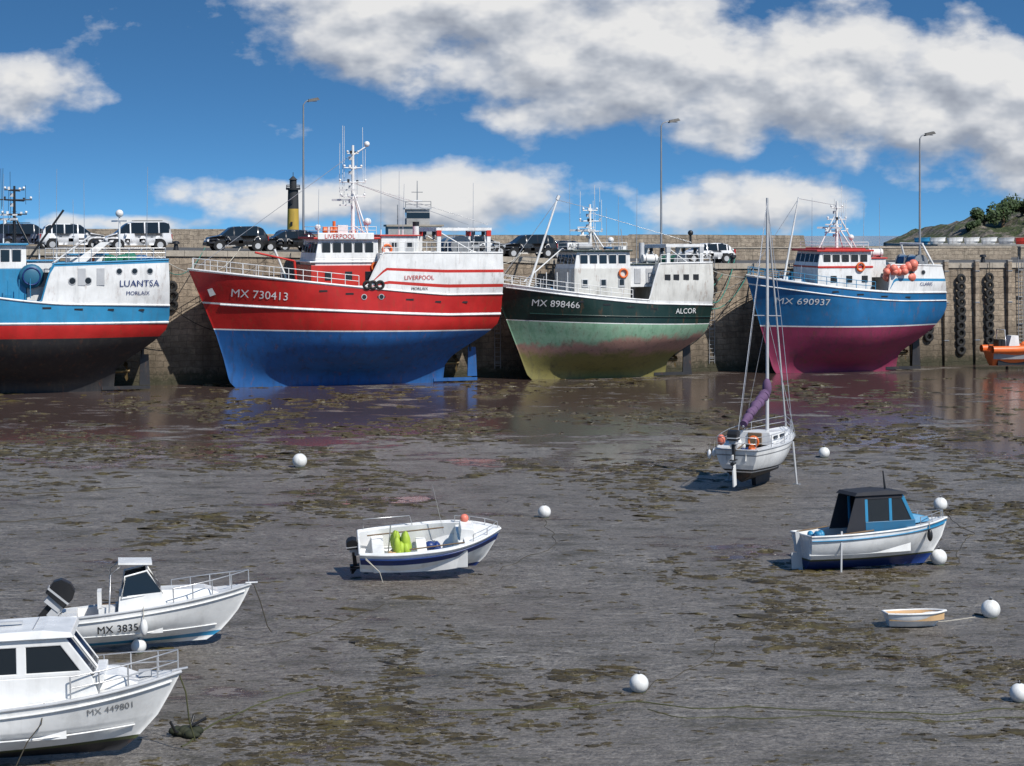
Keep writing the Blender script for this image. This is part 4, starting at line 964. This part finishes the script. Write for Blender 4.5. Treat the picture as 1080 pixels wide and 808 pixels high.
# ---------------------------------------------------------------- seaweed (one object)
def weedm():
    m,nt,b=newmat('seaweed'); tc=N(nt,'ShaderNodeTexCoord').outputs['Object']; n=noise_n(nt,tc,1.2,4,.7); k=noise_n(nt,tc,14,3,.7)
    c=ramp(nt,n,[(.3,(.02,.015,.007)),(.5,(.055,.04,.014)),(.66,(.09,.072,.022)),(.8,(.08,.1,.022))]); nt.links.new(c,b.inputs['Base Color'])
    nt.links.new(ramp(nt,k,[(.3,.25),(.7,.7)]),b.inputs['Roughness']); bump(nt,b,k,.6,.04); return m
rng=random.Random(3); vs=[];fs=[]
cnt=0; tries=0
while cnt<11000 and tries<120000:
    tries+=1
    t=rng.random(); y=1/lerp(1/36,1/137,t**.8); x=rng.uniform(-.33,.33)*y
    if (Vector((x,y,0))-W0).dot(nW)<1.2: continue
    d=noise.fractal(Vector((x*.14,y*.09,1.7)),1.,2.,5)+.6*noise.noise(Vector((x*.9,y*.9,4)))
    band=float(np.interp(y,[36,48,60,76,82,106,114,125,140],[-.1,-.22,-.22,-.1,.32,.25,-.05,-.02,.1]))
    lone=rng.random()<.035
    if d+band<rng.uniform(.05,.75) and not lone: continue
    r=rng.uniform(.03,.11)*(y/42)**.85*(2.2 if rng.random()<.04 else 1)*(.7 if lone else 1); n=rng.randint(7,10); z0=gz(x,y); o=len(vs); el=rng.uniform(1.,3.); an=rng.uniform(-.5,.5); ca,sa=math.cos(an),math.sin(an)
    vs.append((x,y,z0+r*rng.uniform(.12,.3)))
    for ring_ in (.55,1.):
        for k in range(n):
            a=2*math.pi*k/n; rr=r*ring_*rng.uniform(.35,1.6); ex,ey=rr*el*math.cos(a),rr*math.sin(a)
            vs.append((x+ex*ca-ey*sa,y+ex*sa+ey*ca,z0+(r*rng.uniform(.05,.28) if ring_<1 else -.01)))
    for k in range(n):
        k2=(k+1)%n; fs.append((o,o+1+k,o+1+k2)); fs.append((o+1+k,o+1+n+k,o+1+n+k2,o+1+k2))
    cnt+=1
g=M(); g.add(vs,fs,weedm()); g.build('seaweed',recalc=False)

# ---------------------------------------------------------------- distant things
def lighthouse():
    e=empty('lighthouse',(-80.8,700,2)); m=M()
    yl=P('beacon_yellow',(.5,.33,.05),.7,.3,0,sc_=.3); bk=P('beacon_black',(.03,.032,.035),.7,.3,sc_=.3)
    m.tube((0,0,-2),(0,0,17.5),2.4,yl,2.05,20); m.tube((0,0,17.5),(0,0,24.5),2.05,bk,1.9,20); m.tube((0,0,24.5),(0,0,25.2),2.6,bk,2.7,20)
    m.tube((0,0,25.2),(0,0,28.2),1.3,bk,1.3,12); m.tube((0,0,28.2),(0,0,29.6),1.7,bk,.2,12); m.tube((0,0,29.6),(0,0,31),.12,bk)
    m.rail([(2.5*math.cos(i*.52),2.5*math.sin(i*.52),25.2) for i in range(13)],1.1,bk,.07,2)
    for z in (6,12,20): m.box((-.3,-2.15,z),(.7,.5,1.4),blk)
    m.tube((0,0,-2),(0,0,3),4.5,concm,3.6,20); m.build('tower',e)
lighthouse()
def station():
    e=empty('signal_station_building',(-15.6,300,6),(0,0,R(8))); m=M()
    gs=conc('station_render',(.42,.42,.41),.3); m.box((0,0,2.8),(8.4,6,5.6),gs); m.box((0,0,5.7),(9,6.6,.3),coping); m.box((.6,0,7),(3.6,3.4,2.6),gs); m.box((.6,0,7.3),(3.66,3.46,.9),glass); m.box((.6,0,8.4),(4.2,4,.25),lgrey)
    for x in (-3,-1,1.2,3.2): m.box((x,-3.02,3.6),(1,.06,1.2),glass); m.box((x,-3.04,2.95),(1.2,.1,.1),coping)
    m.tube((.6,0,8.4),(.6,0,12.8),.1,grey,.05); m.tube((-.3,0,11),(1.5,0,11),.06,grey); m.box((.6,0,9.6),(1.6,.3,.25),white)
    m.rail([(-1.4,-1.9,8.5),(2.6,-1.9,8.5)],1,grey,.05,2); m.tube((-2.5,0,5.8),(-2.5,0,9),.07,grey); m.build('walls',e)
station()
def rockm():
    m,nt,b=newmat('headland_rock_grass'); tc=N(nt,'ShaderNodeTexCoord').outputs['Object']; ge=N(nt,'ShaderNodeNewGeometry'); sp=N(nt,'ShaderNodeSeparateXYZ'); nt.links.new(ge.outputs['Normal'],sp.inputs[0])
    n=noise_n(nt,tc,.25,6,.75); k=noise_n(nt,tc,.8,6,.75)
    rk=ramp(nt,k,[(.36,(.05,.045,.04)),(.5,(.2,.17,.135)),(.66,(.38,.33,.27))]); gr=ramp(nt,k,[(.3,(.025,.04,.012)),(.7,(.1,.12,.04))])
    f=ramp(nt,mth(nt,'ADD',mth(nt,'MULTIPLY',n,.9),mth(nt,'MULTIPLY',sp.outputs[2],.3)),[(.66,0.),(.74,1.)])
    nt.links.new(mix(nt,f,rk,gr),b.inputs['Base Color']); b.inputs['Roughness'].default_value=.9; bump(nt,b,k,.9,1.5); return m
g=M(); vs=[]; NX,NY=170,40
for j in range(NY+1):
    for i in range(NX+1):
        x=70+i*.9; y=330+j*1.6; f=float(np.interp(x,[70,75,77,81,84,90,94,100,112,150,230],[-9,-8,.2,1.6,3.2,3.6,5.4,6.3,6.6,8,7])); s_=min(1,j/10)**.7
        rk_=noise.ridged_multi_fractal(Vector((x*.13,y*.1,3)),1.,2.1,5,1.,2.)
        z=6.6+1.6*min(1,j/3)+f*s_+(rk_-1.1)*1.1*min(1,max(f,0)/3+.1)*min(1,j/3)
        if j==0 or f<-1: z=-1
        vs.append((x,y,z))
g.add(vs,[(j*(NX+1)+i,j*(NX+1)+i+1,(j+1)*(NX+1)+i+1,(j+1)*(NX+1)+i) for j in range(NY) for i in range(NX)],rockm()); g.build('hill',recalc=False)
leafm,nt,b=newmat('foliage'); tc=N(nt,'ShaderNodeTexCoord').outputs['Object']; nt.links.new(ramp(nt,noise_n(nt,tc,.7,3),[(.3,(.018,.035,.01)),(.55,(.04,.07,.018)),(.75,(.075,.11,.03))]),b.inputs['Base Color']); b.inputs['Roughness'].default_value=.7
def tree(x,y,z,h,rw,seed):
    rg=random.Random(seed); e=empty('tree',(x,y,z)); m=M(); m.tube((0,0,-1),(.2,0,h*.5),.35,wood,.2,8)
    cl=[]
    for i in range(9):
        a=rg.random()*6.28; rr=rg.uniform(.2,.75)*rw; c=(rr*math.cos(a),rr*math.sin(a),h*rg.uniform(.35,.85)); cl.append((c,rw*rg.uniform(.28,.48))); m.tube((.1,0,h*.35),c,.14,wood,.05,5)
    m.build('trunk',e); m=M(); vs=[];fs=[]
    for c,r in cl:
        for k in range(190):
            d=Vector((rg.gauss(0,1),rg.gauss(0,1),rg.gauss(0,.75))); d=d.normalized()*r*rg.uniform(.55,1.12); p=Vector(c)+d; s_=rg.uniform(.16,.34); u=Vector((rg.gauss(0,1),rg.gauss(0,1),rg.gauss(0,1))).normalized(); w=u.orthogonal().normalized(); o=len(vs)
            vs+=[p+u*s_,p+w*s_*.7,p-u*s_,p-w*s_*.7]; fs.append((o,o+1,o+2,o+3))
    m.add(vs,fs,leafm); m.build('crown',e,recalc=False)
for i,(x,y,z,h,rw) in enumerate([(86,346,11.2,3.6,2.6),(90,348,11.8,4.4,3.2),(94,350,12.8,4.6,3.4),(98,348,13.2,4.6,3.4),(102,350,13.4,4.4,3.6),(106,348,13.5,4.6,3.4),(111,350,13.6,4.4,3.6),(96,343,12,3,2.6),(103,343,12.4,3,2.8),(84,345,10.6,2.2,1.6)]): tree(x,y,z,h,rw,i)
q=M(); q.box((95,262,4.5),(80,34,9.1),concm); q.build('far_quay')
for i,(x,c) in enumerate([(54.6,white),(57,white),(59.2,white),(61.4,white),(63.6,lgrey),(65.8,redb),(68,white),(70.4,white),(52.6,lblue)]):
    dinghy('rowing_boat',(x,248,9.06),random.uniform(-15,15),2.1,1.1,.9,c,c)
    
# ---------------------------------------------------------------- sky / light / camera
S=Vector((.55,-.62,.9)).normalized()
elev=math.asin(S.z); az=math.atan2(S.x,S.y)
w=bpy.data.worlds.new('World'); sc.world=w; w.use_nodes=True; nt=w.node_tree; nt.nodes.clear()
out=N(nt,'ShaderNodeOutputWorld')
gen=N(nt,'ShaderNodeTexCoord').outputs['Generated']
sp=N(nt,'ShaderNodeSeparateXYZ'); nt.links.new(gen,sp.inputs[0])
sky=N(nt,'ShaderNodeTexSky',sky_type='NISHITA'); sky.sun_disc=False; sky.sun_elevation=elev; sky.sun_rotation=az; sky.air_density=1.; sky.dust_density=.3; sky.ozone_density=2.5
cv=N(nt,'ShaderNodeCombineXYZ'); nt.links.new(sp.outputs[0],cv.inputs[0]); nt.links.new(sp.outputs[1],cv.inputs[1])
nt.links.new(mth(nt,'MULTIPLY_ADD',sp.outputs[2],4.,.16),cv.inputs[2])
nv=N(nt,'ShaderNodeVectorMath',operation='NORMALIZE'); nt.links.new(cv.outputs[0],nv.inputs[0]); nt.links.new(nv.outputs[0],sky.inputs[0])
skyc=mix(nt,1.,sky.outputs[0],(.48,.9,1.12),'MULTIPLY')
bg1=N(nt,'ShaderNodeBackground'); bg1.inputs[1].default_value=.115; nt.links.new(skyc,bg1.inputs[0])
ay=mth(nt,'ADD',mth(nt,'ABSOLUTE',sp.outputs[1]),.02)
U=mth(nt,'DIVIDE',sp.outputs[0],ay); V=mth(nt,'DIVIDE',sp.outputs[2],ay)
blobs=[(-.255,.076,.034,.016,1.05),(-.075,.1,.05,.02,1.),(-.02,.12,.11,.026,1.1),(.06,.092,.1,.034,1.2),(.15,.08,.09,.032,1.2),(.24,.07,.08,.034,1.2),(.275,.045,.05,.02,1.1),(.03,.062,.055,.012,.9),
       (-.12,.018,.055,.011,.95),(-.03,.019,.055,.017,1.1),(.12,.015,.05,.015,1.05),(-.2,.005,.05,.005,.8),(.5,.08,.15,.05,1.),(-.5,.09,.12,.04,1.)]
cl=N(nt,'ShaderNodeCombineXYZ'); nt.links.new(U,cl.inputs[0]); nt.links.new(V,cl.inputs[1])
def total(off):
    tot=None
    for (a,b_,ra,rb,wt) in blobs:
        mp=N(nt,'ShaderNodeVectorMath',operation='SUBTRACT'); nt.links.new(cl.outputs[0],mp.inputs[0]); mp.inputs[1].default_value=(a-off[0],b_-off[1],0)
        mq=N(nt,'ShaderNodeVectorMath',operation='MULTIPLY'); nt.links.new(mp.outputs[0],mq.inputs[0]); mq.inputs[1].default_value=(1/ra,1/rb,0)
        ml=N(nt,'ShaderNodeVectorMath',operation='DOT_PRODUCT'); nt.links.new(mq.outputs[0],ml.inputs[0]); nt.links.new(mq.outputs[0],ml.inputs[1])
        gsn=mth(nt,'MULTIPLY',mth(nt,'POWER',2.718,mth(nt,'MULTIPLY',ml.outputs['Value'],-.7)),wt)
        tot=gsn if tot is None else mth(nt,'SMOOTH_MAX',tot,gsn,.15)
    return tot
def cn(off,detail,scale=20):
    mp=N(nt,'ShaderNodeMapping'); mp.inputs['Scale'].default_value=(1,1.6,1); mp.inputs['Location'].default_value=(off[0],off[1]*1.6,0); nt.links.new(cl.outputs[0],mp.inputs[0])
    return noise_n(nt,mp.outputs[0],scale,detail,.55)
n0=cn((0,0),8); nA=cn((.006,.010),4); nB=cn((0,0),4)
T0=total((0,0)); T1=total((.004,.013))
D0=mth(nt,'ADD',T0,mth(nt,'MULTIPLY',mth(nt,'SUBTRACT',n0,.5),1.75))
alpha=ramp(nt,D0,[(.36,0.),(.5,.35),(.66,.85),(.88,1.)])
lit=mth(nt,'ADD',mth(nt,'MULTIPLY',mth(nt,'SUBTRACT',nB,nA),1.9),mth(nt,'MULTIPLY',mth(nt,'SUBTRACT',T0,T1),.75))
sh=mth(nt,'ADD',lit,mth(nt,'MULTIPLY_ADD',mth(nt,'SUBTRACT',n0,.5),.35,.6),clamp=True)
ccol=ramp(nt,sh,[(.15,(.38,.42,.5)),(.45,(.57,.61,.68)),(.66,(.78,.8,.84)),(.88,(.95,.95,.95))])
bg2=N(nt,'ShaderNodeBackground'); bg2.inputs[1].default_value=.84; nt.links.new(ccol,bg2.inputs[0])
mx=N(nt,'ShaderNodeMixShader'); nt.links.new(alpha,mx.inputs[0]); nt.links.new(bg1.outputs[0],mx.inputs[1]); nt.links.new(bg2.outputs[0],mx.inputs[2]); nt.links.new(mx.outputs[0],out.inputs[0])
sl=bpy.data.lights.new('sun','SUN'); sl.energy=4.9; sl.angle=R(.5); sl.color=(1,.96,.9)
so=bpy.data.objects.new('sun',sl); so.rotation_euler=S.to_track_quat('Z','Y').to_euler(); so.location=(20,20,60); sc.collection.objects.link(so)
cd_=bpy.data.cameras.new('camera'); cam=bpy.data.objects.new('camera',cd_); sc.collection.objects.link(cam); sc.camera=cam
cam.location=(0,0,10.5); cam.rotation_euler=(R(90),0,0); cd_.sensor_width=36; cd_.lens=36*2000/1080; cd_.shift_y=-158/1080; cd_.clip_start=.5; cd_.clip_end=12000
